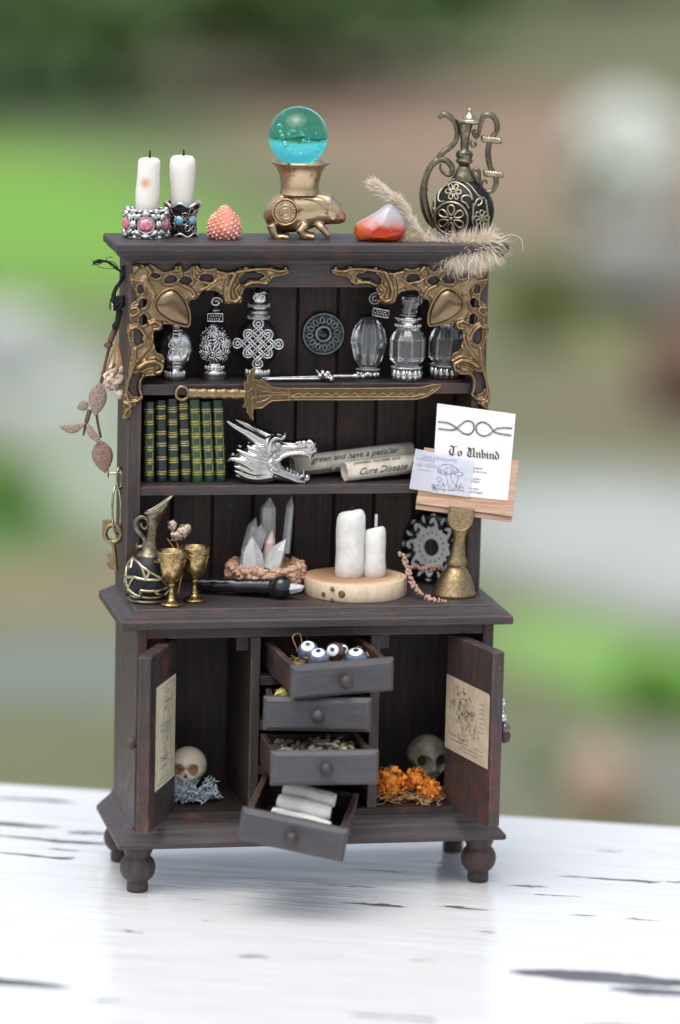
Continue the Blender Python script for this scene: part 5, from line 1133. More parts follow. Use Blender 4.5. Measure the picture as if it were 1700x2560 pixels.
# cream dried flowers behind the goblets
def petals(b, c, n, r, s, rs, mi=0):
    for i in range(n):
        d = Vector((rs.gauss(0,1), rs.gauss(0,1), rs.gauss(0,1))).normalized(); p = c+d*r*rs.uniform(.5,1); u = d.orthogonal().normalized(); v = d.cross(u); u = (u+d*rs.uniform(-.8,.8)).normalized(); l = s*rs.uniform(.6,1.2)
        m_ = p+d*l*.3
        b.add([p-u*l, p-v*l*.6, m_, p+v*l*.6, p+u*l], [(0,1,2),(0,2,3),(1,4,2),(2,4,3)], mi, True)
p = at(230+620/2.8509, 1160+600/2.8509, .245)
t = thing('dried_blossom', 'cream dried blossom sprig behind the goblets', 'dried flower', (p.x, .245, Z3), FACE)
b = MB(); rs = random.Random(3); z0 = .125
for X, Y, r in ((570,510,34),(640,560,50),(600,580,44),(670,530,34)): petals(b, Vector(((X-620)*k, 0, (960-Y)*k/.984+.012)), 60, r*k, 22*k, rs)
b.build('petal', PETAL, t)['kind'] = 'stuff'
b = MB(); b.tube([(0,0,0),(.01,0,.06),(-.005,0,.13)], .0022, 6); b.tube([(.005,0,.09),(-.03,0,.14)], .0018, 6); b.build('stem', OSTEM, t)
# black wand
A = atz(468*1.0842, 1352*1.0842, Z3+.028); B_ = atz(655*1.0842, 1362*1.0842, Z3+.030); A = at(455*1.0842, 1332*1.0842, .24); A.z = Z3+.024; B_ = at(230+1350/2.8509, 1160+890/2.8509, .150); B_.z = Z3+.031
t = thing('crystal_wand', 'black lacquered wand with gold flecks and a white crystal tip', 'wand', A, 0); t.rotation_euler = (B_-A).to_track_quat('X', 'Z').to_euler(); L = (B_-A).length
b = MB(); rs = random.Random(2); pts = [(L*u/14, rs.gauss(0,.0008), rs.gauss(0,.001)) for u in range(15)]; b.tube(pts, [.016,.019,.018,.020,.017,.019,.018,.019,.020,.0185,.019,.020,.019,.020,.021], 14); b.build('shaft', BLACKG, t)
b = MB(); b.ball((L,0,0), (.028,.031,.030), 18, 12); b.tube([(L-.03,0,0),(L,0,0),(L+.024,0,0)], [.021,.030,.014], 14); b.build('bulb', BLACKG, t, remesh=.003, smoothmod=3)
b = MB(); b.tube([(L+.012,0,-.002),(L+.030,-.001,-.003),(L+.052,-.002,.000),(L+.060,-.002,.004)], [.014,.0145,.009,.001], 6, smooth=False); b.build('crystal_tip', MILKY, t)
# granular nest bowl with crystals
C0 = Vector((at(664, 1400, .268).x, .268, Z3)); NR = .098
t = thing('granular_bowl', 'brown cork granule bowl holding the crystals', 'bowl', C0, FACE)
b = MB(); b.lathe([(.055,0),(.080,.012),(.093,.035),(.096,.06),(.078,.066),(.06,.052),(.002,.048)], 28); b.build('bowl', CORK, t)
b = MB(); rs = random.Random(12)
for i in range(300):
    a = rs.uniform(0, 2*pi); u = rs.random(); rr, zz = (np.interp(u, [0,.3,.7,1], [.086,.098,.094,.076]), np.interp(u, [0,.3,.7,1], [.012,.036,.066,.066]))
    b.ball((math.cos(a)*rr, math.sin(a)*rr, zz+rs.gauss(0,.003)), (rs.uniform(.005,.013), rs.uniform(.005,.012), rs.uniform(.004,.010)), 7, 5)
b.build('granule', CORK, t)['kind'] = 'stuff'
def crystal(label, X0, Y0, X1, Y1, w, y, mt, tip=.28, n=6, seed=0, taper=.9, flat=.8, w0=1.):
    a, c = at(230+X0/2.8509, 1160+Y0/2.8509, y), at(230+X1/2.8509, 1160+Y1/2.8509, y+.004); d = c-a; L = d.length; rs = random.Random(seed); w = w/2*KS/2.8509
    M3 = d.to_track_quat('Z', 'Y').to_matrix(); b = MB(); ph = rs.uniform(0,1); jit = [rs.uniform(.86,1.14) for _ in range(n)]; ox, oy = rs.uniform(-.35,.35), rs.uniform(-.3,.3)
    R_ = lambda s, z, tx=0, ty=0: [M3 @ Vector((w*s*jit[j]*math.cos(2*pi*j/n+ph)+tx*w, w*s*flat*jit[j]*math.sin(2*pi*j/n+ph)+ty*w, z)) for j in range(n)]
    b.loft([R_(w0,-.012), R_((w0+taper)/2,L*(1-tip)*.5), [p+M3 @ Vector((0,0,rs.uniform(-.1,.1)*L*tip)) for p in R_(taper,L*(1-tip))], R_(.08,L,ox,oy)], smooth=False)
    o = b.build('crystal', mt, bevel=.0008, bseg=1); o.location = a; return tag(o, label, 'crystal', 'crystals standing in the granule bowl')
crystal('tall clear pointed crystal at the right of the bowl', 1385,600,1422,225,76,.292,QUARTZ,.2,6,1,.85)
crystal('broad grey green crystal standing at the back of the bowl', 1255,520,1262,238,118,.312,SMOKYQ,.25,6,2,1.0)
crystal('clear chunky crystal at the back left of the bowl', 1110,600,1165,385,112,.290,QUARTZ,.3,6,3,.9)
crystal('glassy broken crystal leaning in the middle of the bowl', 1140,680,1225,430,130,.268,QUARTZ,.22,5,4,.95)
crystal('milky pointed crystal in front left of the bowl', 1130,720,1130,520,185,.232,MILKY,.55,6,5,.85)
crystal('pink crystal in the middle of the bowl', 1250,720,1285,475,100,.255,PINKQ,.35,6,6,.95)
crystal('milky crystal in front right of the bowl', 1290,720,1360,530,165,.230,MILKY,.4,6,7,.8)
# wood slice with two clay candles
F = Fr(2.6133, 495, 640); k = F.k
SCN = Vector((.132, .205, Z3))
t = thing('wood_slice', 'round slice of pale wood with darker rings and brown knots', 'wood slice', SCN, FACE)
def slice_mat():
    mt, tt, p, out = _new('sawn_wood_rings'); tc = node(tt, 'ShaderNodeTexCoord'); mp = node(tt, 'ShaderNodeMapping'); mp.inputs['Location'].default_value = (.02,-.01,0); tt.links.new(tc.outputs['Object'], mp.inputs[0])
    sp = node(tt, 'ShaderNodeSeparateXYZ'); tt.links.new(mp.outputs[0], sp.inputs[0]); cb = node(tt, 'ShaderNodeCombineXYZ'); tt.links.new(sp.outputs[0], cb.inputs[0]); tt.links.new(sp.outputs[1], cb.inputs[1])
    wv = node(tt, 'ShaderNodeTexWave', wave_type='RINGS', rings_direction='SPHERICAL'); wv.inputs['Scale'].default_value = 24; wv.inputs['Distortion'].default_value = 2.5; wv.inputs['Detail'].default_value = 3; wv.inputs['Detail Scale'].default_value = 4
    tt.links.new(cb.outputs[0], wv.inputs[0]); ln = node(tt, 'ShaderNodeVectorMath', operation='LENGTH'); tt.links.new(cb.outputs[0], ln.inputs[0])
    heart = ramp(tt, ln.outputs['Value'], [(.0, (.30,.15,.075)), (.09, (.42,.24,.13)), (.112, (.58,.39,.24)), (.128, (.76,.59,.41))])
    c = mix(tt, ramp(tt, wv.outputs['Color'], [(.3, (0,0,0)), (.9, (.55,)*3)]), heart, (.42,.25,.14)); tt.links.new(c, p.inputs['Base Color']); p.inputs['Roughness'].default_value = .6; bump(tt, p, noise(tt, 90), .2, .002); return mt
SIDE = mat('peeled_wood_side', (.72,.55,.36), (.80,.66,.47), 50, stretch=(1,1,.25), rough=.6, bmp=.3); KNOT = mat('wood_knot', (.16,.07,.045), (.26,.13,.08), 90, rough=.7)
b = MB(); rs = random.Random(8); n = 56; ph = [rs.uniform(0,6) for _ in range(4)]; base = []
for j in range(n):
    a = 2*pi*j/n; r = .1285*(1+.025*math.sin(2*a+ph[0])+.02*math.sin(3*a+ph[1])+.008*math.sin(7*a+ph[2])); base.append((r*math.cos(a), r*math.sin(a)))
b.loft([[Vector((x*s, y*s, z)) for x, y in base] for z, s in ((.0005,.985),(.004,1.),(.042,1.),(.0455,.99))], 1, caps=False)
b.add([(x*.99, y*.99, .0455) for x, y in base], [tuple(range(n))], 0, False); b.add([(x*.985, y*.985, .0005) for x, y in base], [tuple(range(n))[::-1]], 1, False); b.build('slice', [slice_mat(), SIDE], t)
for X, Y, s in ((405,675,24),(343,648,16),(285,690,16),(342,715,10)):
    x = (X-495)*k; y = -math.sqrt(max(.1285**2-x*x, 0))*1.01; b = MB(); b.ball((x, y+.001, .020+(680-Y)*k), (s*k, .0028, s*k), 12, 8, M=Matrix.Rotation(math.asin(max(-1, min(1, x/.1285))), 3, 'Z')); b.build('knot', KNOT, t)
def clay(label, X, r, H, lean, wick, dip, yoff=0.):
    Fb = SCN+Matrix.Rotation(FACE, 3, 'Z') @ Vector(((X-495)*k-.0, yoff, .0457)); c = thing('clay_candle', label, 'candle', Fb, FACE, 'white clay candles on the wood slice'); rs = random.Random(X)
    b = MB(); pr_ = [(r*.9,0),(r*.97,12),(r,60),(r*.98,H*.4),(r*1.0,H*.7),(r*.95,H*.9),(r*.84,H*.97),(r*.66,H),(r*.46,H-4),(r*.38,H-dip),(2,H-dip-4)]; ph = [rs.uniform(0,6) for _ in range(5)]
    b.lathe(pr_, 32, k=k, lean=lean)
    for i, v in enumerate(b.v):
        a = math.atan2(v[1], v[0]); s = 1+.02*math.sin(2*a+ph[0]+v[2]*40)+.015*math.sin(3*a+ph[1]-v[2]*60)+.02*math.sin(v[2]*70+ph[2]); b.v[i] = (v[0]*s, v[1]*s, v[2]+(.006*math.sin(a+2.2) if v[2] > H*k*.85 else 0))
    b.build('wax', CLAYW, c); b = MB(); x, z0, z1, w = wick; b.tube([(x*k,0,z0*k),((x+2)*k,0,z1*k)], w*k, 6); b.build('wick', WICK if z1-z0 < 100 else WICKG, c)
clay('taller white clay candle on the wood slice', 452, 96, 438, (.008,0), (8,405,468,12), 38, -.004); clay('shorter white clay candle with a long grey wick', 614, 77, 322, (.0,0), (6,290,412,11), 26, .008)
# patterned dish
F = Fr(2.6133, 985, 620); k = F.k
p = at(700+985/2.6133, 1220+375/2.6133, .325)
t = thing('patterned_dish', 'black dish with a white sun pattern leaning in the right corner', 'dish', (p.x+.004, .325, Z3+.001), -.78)
Mt = Matrix.Rotation(pi/2-.10, 3, 'X'); R = .0935; cz = Vector((0, 0, R))
def dd(x, y, h=0): return cz+Mt @ Vector((x*R, y*R, h))
b = MB(); b.lathe([(.001,-.004),(R*.6,-.004),(R*.97,.000),(R,.004),(R*.97,.006),(R*.7,.003),(.001,.002)], 48, cz, M=Mt); b.build('dish', EYEP, t)
b = MB()
def wp(poly, h=.0042): b.add([dd(x, y, h+.0022*max(0, math.hypot(x, y)-.65)/.3) for x, y in poly], [tuple(range(len(poly)))], 0, False)
def strip(pts, w):
    for (x0, y0), (x1, y1), w0, w1 in zip(pts[:-1], pts[1:], lerpl(w, len(pts))[:-1], lerpl(w, len(pts))[1:]):
        l = math.hypot(x1-x0, y1-y0) or 1; nx, ny = -(y1-y0)/l, (x1-x0)/l; wp([(x0+nx*w0,y0+ny*w0),(x0-nx*w0,y0-ny*w0),(x1-nx*w1,y1-ny*w1),(x1+nx*w1,y1+ny*w1)])
lob = lambda a: .68+.15*math.cos(8*a)
for i in range(96):
    a, c = 2*pi*i/96, 2*pi*(i+1)/96; r0 = .24
    wp([(r0*math.cos(a),r0*math.sin(a)),(lob(a)*math.cos(a),lob(a)*math.sin(a)),(lob(c)*math.cos(c),lob(c)*math.sin(c)),(r0*math.cos(c),r0*math.sin(c))])
for i in range(16):         # leaf marks towards the rim
    a = 2*pi*i/16+pi/8; f_ = lambda r, u: (r*math.cos(a+u), r*math.sin(a+u))
    if i % 2: strip([f_(.90,-.10),f_(.92,0),f_(.90,.10)], [.006,.028,.006])
    else: strip([f_(.70,-.02),f_(.80,.03),f_(.92,-.02)], [.01,.05,.012])
b.build('white_pattern', mat('worn_white_enamel', (.84,.85,.82), (.72,.73,.70), 60, rough=.3), t)
b = MB()
for i in range(8):          # dark curls cut into the pale field
    a = 2*pi*i/8+.05; f_ = lambda r, u: (r*math.cos(a+u), r*math.sin(a+u))
    pts = [f_(.86,.28),f_(.72,.24),f_(.62,.14),f_(.60,0),f_(.67,-.08),f_(.72,-.02)]; w = lerpl([.055,.05,.045,.05,.055,.03], 6)
    for (x0, y0), (x1, y1), w0, w1 in zip(pts[:-1], pts[1:], w[:-1], w[1:]):
        l = math.hypot(x1-x0, y1-y0); nx, ny = -(y1-y0)/l, (x1-x0)/l; b.add([dd(x, y, .0052) for x, y in ((x0+nx*w0,y0+ny*w0),(x0-nx*w0,y0-ny*w0),(x1-nx*w1,y1-ny*w1),(x1+nx*w1,y1+ny*w1))], [(0,1,2,3)], 0, False)
b.build('dark_curls', EYEP, t)['kind'] = 'stuff'
b = MB()
for i in range(16):
    a = 2*pi*i/16; b.ball(dd(.40*math.cos(a), .40*math.sin(a), .0046), (.0026,.0026,.0026), 6, 5)
b.build('dot', EYEP, t)

# heather twigs
def twig(name, label, pts, yl, seed, n=60):
    P = [at(700+X/2.6133, 1220+Y/2.6133, y) for (X, Y), y in zip(pts, yl)]; P = cr(P, 6); t = thing(name, label, 'twig', P[0], 0); b = MB(); b.tube([p-P[0] for p in P], .0022, 6); b.build('stem', STEM, t)
    b = MB(); rs = random.Random(seed)
    for i in range(n):
        p = rs.choice(P)-P[0]; d = Vector((rs.gauss(0,1), rs.gauss(0,1), rs.gauss(0,1))).normalized(); b.ball(p+d*.005, (rs.uniform(.003,.0055), rs.uniform(.003,.0055), rs.uniform(.003,.007)), 6, 5)
    b.build('bud', TWIG, t)['kind'] = 'stuff'
twig('heather_twig', 'knobbly dry twig trailing from the wood slice to the counter edge', [(790,425),(815,470),(830,520),(845,575),(870,630),(920,690),(985,725),(1075,755)], [.16,.155,.15,.145,.135,.12,.10,.075], 3, 90)
twig('heather_twig', 'short dry twig lying across the foot of the patterned dish', [(860,520),(930,530),(1000,525),(1060,515)], [.215,.22,.22,.22], 5, 34)
# ------------------------------------------------------------------ lectern with papers
F = Fr(2.6133, 1133, 690); k = F.k
LB = Vector((at(1133.7, 1485, .165).x, .165, Z3))
t = thing('book_lectern', 'brass footed lectern with a tilted pale wooden board', 'lectern', LB, FACE)
b = MB(); b.lathe([(140,0),(148,4),(150,12),(144,24),(128,66),(110,112),(92,148),(76,172),(64,188),(62,196),(70,206),(72,220),(66,236),(56,258),(49,300),(42,350),(40,392),(45,412),(50,432),(47,450),(38,466),(34,500),(30,520)], 36, k=k, lean=(.072,0)); b.build('foot', BRASSM, t)
# bracket and board share a tilted frame
bl = Matrix.Rotation(math.radians(6.6), 4, 'Y') @ Matrix.Rotation(math.radians(-12), 4, 'X')
G2 = Fr(2.3758, 1130, 905); kb = G2.k
O = Vector((( (1130/2.3758+680) - 1133.7)*KS, -.012, (1485-(905/2.3758+900))*KS/.984)); O.x -= ROLL*O.z
def bd(x, y, z): return O+(bl @ Vector((x*kb, y*kb, z*kb)))
def bbox(b, x0, x1, y0, y1, z0, z1, mi=0): b.add([bd(x,y,z) for x in (x0,x1) for y in (y0,y1) for z in (z0,z1)], [(0,1,3,2),(4,6,7,5),(0,4,5,1),(2,3,7,6),(0,2,6,4),(1,5,7,3)], mi, False)
b = MB(); bbox(b, -283, 292, 0, 32, 8, 372); b.build('board', BOARD, t, bevel=.0018)
b = MB(); bbox(b, -288, 296, -62, -1, 30, 78); b.build('ledge', BOARD, t, bevel=.0018)
b = MB(); bbox(b, -286, 294, -40, -1, -2, 28); b.build('ledge_strip', BOARD, t, bevel=.0018)
b = MB(); n = 20; pl = [(-72, 40)]+[(72*math.cos(pi+pi*i/n)-10*0, -18+ 78*math.sin(pi+pi*i/n)) for i in range(n+1)]+[(72, 40)]
b.add([bd(x-14,-68,z) for x, z in pl]+[bd(x-14,-44,z) for x, z in pl], [tuple(range(len(pl))), tuple(range(2*len(pl)-1, len(pl)-1, -1))]+[(j, len(pl)+j, len(pl)+(j+1) % len(pl), (j+1) % len(pl)) for j in range(len(pl))], 0, False)
b.tube([bd(x-14,-68,z) for x, z in pl], 6*kb, 6, 1); b.build('bracket', [BRASSM, BRASS], t)
# papers (own frames, same tilt)
def sheet_thing(name, label, pts, y, mt, bend=0):
    o_ = thing(name, label, 'paper', LB+Matrix.Rotation(FACE, 3, 'Z') @ bd(0,0,0), FACE); b = MB(); nx = 8; nz = 8
    def P(u, v, e=0):
        p = [Vector((a[0], a[1], 0)) for a in pts]; q = (p[0]*(1-u)+p[1]*u)*(1-v)+(p[3]*(1-u)+p[2]*u)*v
        return bl @ Vector((q.x*kb, (y-e+bend*(u-.5)**2*4*(1-v)*8)*kb, q.y*kb))
    vs = [P(i/nx, j/nz) for j in range(nz+1) for i in range(nx+1)]; vb = [P(i/nx, j/nz, -1.2) for j in range(nz+1) for i in range(nx+1)]
    fs = [(j*(nx+1)+i, j*(nx+1)+i+1, (j+1)*(nx+1)+i+1, (j+1)*(nx+1)+i) for j in range(nz) for i in range(nx)]
    b.add(vs, [f[::-1] for f in fs], 0, True); b.add(vb, fs, 0, True); b.build('sheet', mt, o_); return o_
def bz(X, Y):        # crop pixel -> board plane coordinates
    v = G2(X, Y); w = bl.inverted() @ Vector((v.x, 0, v.z)); return (w.x/kb, (v.z/ (bl @ Vector((0,0,1))).z + (v.x*math.tan(math.radians(6.6)))) /kb)
def bz(X, Y):
    v = G2(X, Y); ex = bl @ Vector((1,0,0)); ez = bl @ Vector((0,0,1)); det = ex.x*ez.z-ez.x*ex.z
    return (((v.x*ez.z-ez.x*v.z)/det)/kb, ((ex.x*v.z-v.x*ex.z)/det)/kb)
pg = sheet_thing('spell_page', 'white page headed To Unbind with a rope knot drawing', [bz(978,258),bz(1448,322),bz(1400,822),bz(946,775)], -4, PAPER, .5)
def drawn(parent, name, segs, y, w, mt):
    q = MB()
    for pts in segs:
        for a, c in zip(pts[:-1], pts[1:]):
            dx, dz = c[0]-a[0], c[1]-a[1]; l = math.hypot(dx, dz) or 1e-9; ww = w if not hasattr(w, '__len__') else w[0]; nx, nz = -dz/l*ww/2, dx/l*ww/2; ex, ez = dx/l*ww*.3, dz/l*ww*.3
            q.add([bl @ Vector((X*kb, y*kb, Z*kb)) for X, Z in ((a[0]+nx-ex,a[1]+nz-ez),(a[0]-nx-ex,a[1]-nz-ez),(c[0]-nx+ex,c[1]-nz+ez),(c[0]+nx+ex,c[1]+nz+ez))], [(0,1,2,3)], 0, False)
    return q.build(name, mt, parent)
def px_(pts, n=5): return [(v.x, v.y) for v in cr([(*bz(*p), 0) for p in pts], n)]
rope = [px_([(985,365),(1040,372),(1085,395),(1130,430),(1170,438),(1197,410),(1190,372),(1150,362),(1110,390),(1080,410),(1040,412),(985,404)],6), px_([(1425,405),(1380,402),(1330,408),(1290,440),(1250,448),(1215,425),(1215,385),(1250,368),(1290,388),(1320,425),(1370,438),(1420,445)],6)]
drawn(pg, 'knot_drawing', rope, -7, 10, INKG)
rin = []
for r_ in rope:
    for a, c in zip(r_[::2], r_[1::2]): rin.append([(a[0]-4, a[1]-3), (c[0]+4, c[1]+3)])
drawn(pg, 'rope_twist', rin, -7.6, 1.6, INK)
# blackletter title drawn with a broad nib
def nib(q, pts, w, y, ang=.7):
    nx, nz = math.cos(ang)*w/2, math.sin(ang)*w/2
    for a, c in zip(pts[:-1], pts[1:]):
        P = [(a[0]-nx,a[1]-nz),(a[0]+nx,a[1]+nz),(c[0]+nx,c[1]+nz),(c[0]-nx,c[1]-nz)]
        if abs((c[0]-a[0])*nz-(c[1]-a[1])*nx) < .6*w*.2: P = [(a[0]-nx,a[1]-nz-.8),(a[0]+nx,a[1]+nz+.8),(c[0]+nx,c[1]+nz+.8),(c[0]-nx,c[1]-nz-.8)]
        q.add([bl @ Vector((X*kb, y*kb, Z*kb)) for X, Z in P], [(0,1,2,3)], 0, False)
GL = {'T': [[(-.08,.92),(.2,1.1),(.55,.95),(1.0,1.1)],[(.2,.72),(.05,.45),(.15,.14),(.45,.0),(.8,.16)],[(.55,.95),(.5,.14)]],
      'U': [[(0,.95),(.22,1.08),(.36,.9),(.2,.5),(.1,.3),(.25,.08),(.5,.0),(.78,.12)],[(.5,1.0),(.5,.2)],[(.66,.95),(.8,1.05),(.88,.9),(.86,.15),(1.0,.02)],[(.36,.8),(.62,.98)]],
      'o': [[(.28,.62),(.08,.5),(.08,.14),(.3,0),(.5,.12),(.5,.5),(.28,.62)]], 'n': [[(.02,.62),(.14,.52),(.14,.06),(.22,0)],[(.14,.5),(.4,.64),(.5,.52),(.5,.06),(.6,0)]],
      'b': [[(.05,1.02),(.14,.95),(.14,.12),(.3,0),(.5,.12),(.5,.48),(.34,.6),(.16,.46)]], 'i': [[(.02,.62),(.12,.52),(.12,.06),(.22,0)],[(.1,.84),(.14,.8)]],
      'd': [[(.3,.6),(.08,.48),(.08,.14),(.3,0),(.5,.12),(.5,.5),(.36,.72),(.12,.98)]]}
def black(parent, txt, X0, Y0, h, adv, w, y, slope):
    q = MB(); x = 0
    for ch in txt:
        if ch == ' ': x += h*.42; continue
        big = ch in 'TU'; s = h*(1.0 if big else .92)
        for st in GL[ch]:
            P = [bz(X0+x+px2*s, Y0+(x+px2*s)*slope-pz*s) for px2, pz in st]; nib(q, P, w*(1.15 if big else 1), y)
        x += s*adv[ch]
    return q.build('title_lettering', INKB, parent)
black(pg, 'To Unbind', 1048, 556, 50, {'T':1.02,'U':1.12,'o':.72,'n':.70,'b':.68,'i':.36,'d':.6}, 9.5, -7.4, .096)
def small_text(parent, body, X, Y, size, slope, y, mt, name='lettering', shear=0.):
    v2, f2 = text_mesh(body, size, shear); q = MB(); q.add([bl @ Vector((p[0]*kb, y*kb, p[1]*kb)) for p in [bz(X+x, Y+slope*x-yy) for x, yy, zz in v2]], f2, 0, False); return q.build(name, mt, parent)
for i, (s, X, Y) in enumerate([('The knot subject', 1118, 628), ('that need to be done', 1112, 648), ('upon the paper', 1120, 690), ('as it is written.', 1122, 708), ('with each time', 1112, 748), ('your hand begins.', 1120, 768)]): small_text(pg, s, X, Y, 19, .11, -7, INK)
tn = sheet_thing('tracing_note', 'translucent bluish note with a mushroom sketch over the page', [bz(848,520),bz(1203,592),bz(1165,802),bz(810,750)], -14, TRACE)
ms_ = [px_([(980,655),(985,630),(1015,612),(1060,615),(1095,640),(1100,655),(1060,668),(1010,668),(980,655)]), px_([(1030,668),(1038,710),(1050,760)]), px_([(1058,668),(1068,710),(1110,755)]), px_([(1082,672),(1095,655),(1125,660),(1130,672),(1105,680),(1082,672)]), px_([(1105,680),(1095,720),(1090,745)]),
       px_([(970,700),(985,685),(1005,695),(1000,708),(975,708)]), px_([(988,708),(985,735)]), px_([(940,735),(980,750),(1040,760),(1110,760),(1140,770)]), px_([(950,720),(960,745)]), px_([(1010,725),(1000,750)])]
rs = random.Random(6)
for i in range(26):
    a, c = rs.uniform(985,1095), rs.uniform(625,660); ms_.append(px_([(a,c),(a+rs.uniform(-14,14),c+rs.uniform(4,12))],2))
for i in range(40):
    a, c = rs.uniform(945,1130), rs.uniform(728,768); ms_.append(px_([(a,c),(a+rs.uniform(-5,5),c-rs.uniform(6,22))],2))
drawn(tn, 'mushroom_sketch', ms_, -15, 3.6, INKV)
for s, X, Y in (('TOUS CALAQUINTE', 885, 572), ('A POUR LE', 850, 585), ('DES CEDRES', 850, 618)): small_text(tn, s, X, Y, 23, .13, -15, INKV, 'handwriting', .25)
drawn(tn, 'underline', [px_([(865,640),(940,650)],2)], -15, 3, INKV)
# ------------------------------------------------------------------ hanging on the left side
F = Fr(4.0707, 735, 560); k = F.k
HP = at(120+735/4.0707, 620+560/4.0707, .30); HP.x = -.462
t = thing('herb_bundle', 'dried herb sprig tied with black cord hanging on the left side', 'dried herbs', HP, FACE)
b = MB(); rs = random.Random(5)
for i in range(7): b.tube(cr([p+Vector((rs.gauss(0,6*k), rs.gauss(0,8*k), rs.gauss(0,6*k))) for p in F.l([(735,190),(740,250),(712,340),(665,410),(630,470),(640,540)])],4), 17*k, 6)
for i in range(10):
    c = F(665,560); a = rs.uniform(0,6); b.tube([c+Vector(((62*math.cos(u+a))*k, (30*math.sin(a*2)-40*math.cos(u))*k, 70*math.sin(u)*k*rs.uniform(.6,1))) for u in [2*pi*j/10 for j in range(10)]], 16*k, 6, 0, True)
for i in range(7): b.tube(cr([p+Vector((rs.gauss(0,14*k), rs.gauss(0,8*k), rs.gauss(0,6*k))) for p in F.l([(690,620),(690,700),(660,780),(640,850)])],3), 17*k, 6)
for i in range(10): b.tube(cr([p+Vector((rs.gauss(0,7*k), rs.gauss(0,8*k), rs.gauss(0,9*k))) for p in F.l([(705,250),(640,190),(560,140),(480,135+rs.uniform(-20,40)),(430,150+rs.uniform(-20,30))])],4), 4*k, 4)
b.tube(cr(F.l([(600,160),(560,120),(590,100),(630,105)]),4), 3*k, 4); b.tube(cr(F.l([(430,150),(470,190),(560,215),(680,215)]),4), 3*k, 4)
b.build('cord', CORD, t)
b = MB(); b.lathe([(2,0),(40,2),(46,8),(40,16),(14,18),(14,110)], 16, F(605,592,-40), k, M=Matrix.Rotation(pi/2, 3, 'Y') @ Matrix.Rotation(-.5, 3, 'X')); b.build('tack', BRASSPALE, t)
b = MB(); b.tube(cr(F.l([(640,830),(600,930),(585,1000),(540,1180),(495,1360)]),5), [26*k,32*k,17*k,15*k,15*k], 8); b.ball(F(575,985), (48*k,36*k,30*k), 10, 8); b.tube(cr(F.l([(380,1640),(350,1740),(310,1900)]),4), [26*k,24*k,8*k], 7); b.tube(cr(F.l([(480,1620),(450,1680),(465,1800),(490,1920)]),4), 14*k, 7); b.tube(cr(F.l([(490,1360),(480,1500),(400,1620)]),4), 14*k, 7); b.build('stem', STEM, t)
def leafs(cx, cy, L, w, ang, mt, y=-20, th=.22, curl=0):
    b = MB(); ca, sa = math.cos(ang), math.sin(ang); n = 10; rings = []
    for i in range(n+1):
        u = i/n; ww = w*math.sin(pi*min(max(u, .01), .99)**.85)**.75; s = (u-.5)*L; cu = curl*math.sin(pi*u)
        c = (cx+ca*s-sa*cu, cy+sa*s+ca*cu); rings.append([F(c[0]-sa*ww*math.cos(2*pi*j/10), c[1]+ca*ww*math.cos(2*pi*j/10), y-th*ww*math.sin(2*pi*j/10)-(.3*ww if j in (2,3) else 0)*0) for j in range(10)])
    b.loft(rings); b.build('leaf', mt, t)
leafs(462,1525,340,92,1.72,LEAFD,-40); leafs(310,1596,130,52,2.75,LEAFD,-10,.4); leafs(205,1785,270,46,-.14,LEAFD,-30,.25,42); leafs(430,1870,250,40,.93,LEAFD,-60,.3,22); leafs(508,2110,330,108,1.42,LEAFR,-30)
b = MB(); rs = random.Random(1)
for pts in ([(650,840),(655,960),(590,1120),(540,1260)],[(655,960),(635,1100),(630,1250)],[(660,960),(700,1120),(720,1300),(720,1440)],[(655,980),(690,1200),(660,1440)],[(500,1250),(480,1280)]): b.tube(cr(F.l(pts, 30),4), 9*k, 6)
b.build('flower_stalk', OSTEM, t)
b = MB()
for X, Y, r in ((620,1220,70),(600,1310,90),(670,1340,70),(560,1370,55),(620,1400,40),(695,1240,35)): petals(b, F(X,Y,40), 50, r*k, 40*k, rs)
b.build('blossom', PETAL, t)['kind'] = 'stuff'
b = MB(); petals(b, F(690,1485,30), 70, 52*k, 30*k, rs); b.ball(F(690,1485,30), 50*k, 8, 6); b.build('seed_head', PETAL, t)
# key on a ring, on a nail
F = Fr(2.8509, 200, 60); k = F.k
HP = at(230+200/2.8509, 1160+60/2.8509, .30); HP.x = -.462
t = thing('brass_nail', 'brass nail sticking out of the left side above the key', 'nail', HP, FACE)
b = MB(); b.tube(F.l([(200,62),(110,68)]), 9*k, 10); b.build('shank', BRASSPALE, t); b = MB(); b.lathe([(2,0),(30,1),(32,6),(28,12),(8,14)], 16, F(98,68), k, M=Matrix.Rotation(pi/2, 3, 'Y')); b.build('head', BRASSPALE, t)
t = thing('key_ring', 'thin brass ring hanging from the nail', 'ring', HP, FACE)
b = MB(); b.tube([F(186+16*math.cos(u), 100+75*math.sin(u), 30*math.cos(u)) for u in [2*pi*i/24 for i in range(24)]], 9*k, 8, 0, True); b.build('eyelet', BRASSPALE, t)
b = MB(); b.tube([F(165+28*math.cos(u), 325+172*math.sin(u), 60*math.cos(u)-10) for u in [2*pi*i/32 for i in range(32)]], 9*k, 8, 0, True); b.build('hoop', BRASSPALE, t)
t = thing('brass_key', 'small brass key hanging from the ring on the left side', 'key', HP, FACE)
b = MB(); b.tube([F(138+58*math.cos(u), 492+62*math.sin(u), -30) for u in [2*pi*i/24 for i in range(24)]], 20*k, 8, 0, True); b.build('bow', BRASSM, t)
b = MB(); b.tube(F.l([(142,550),(150,640),(158,755)], -30), 16*k, 8); b.build('shaft', BRASSM, t)
b = MB()
for p in ([(150,630),(98,632),(98,665),(112,668),(112,690),(92,694),(92,725),(104,728),(104,745),(155,748)],): b.prism([(F(x,y).x, F(x,y).z) for x, y in p], -40*k, -22*k)
b.build('bit', BRASSM, t, bevel=.001)
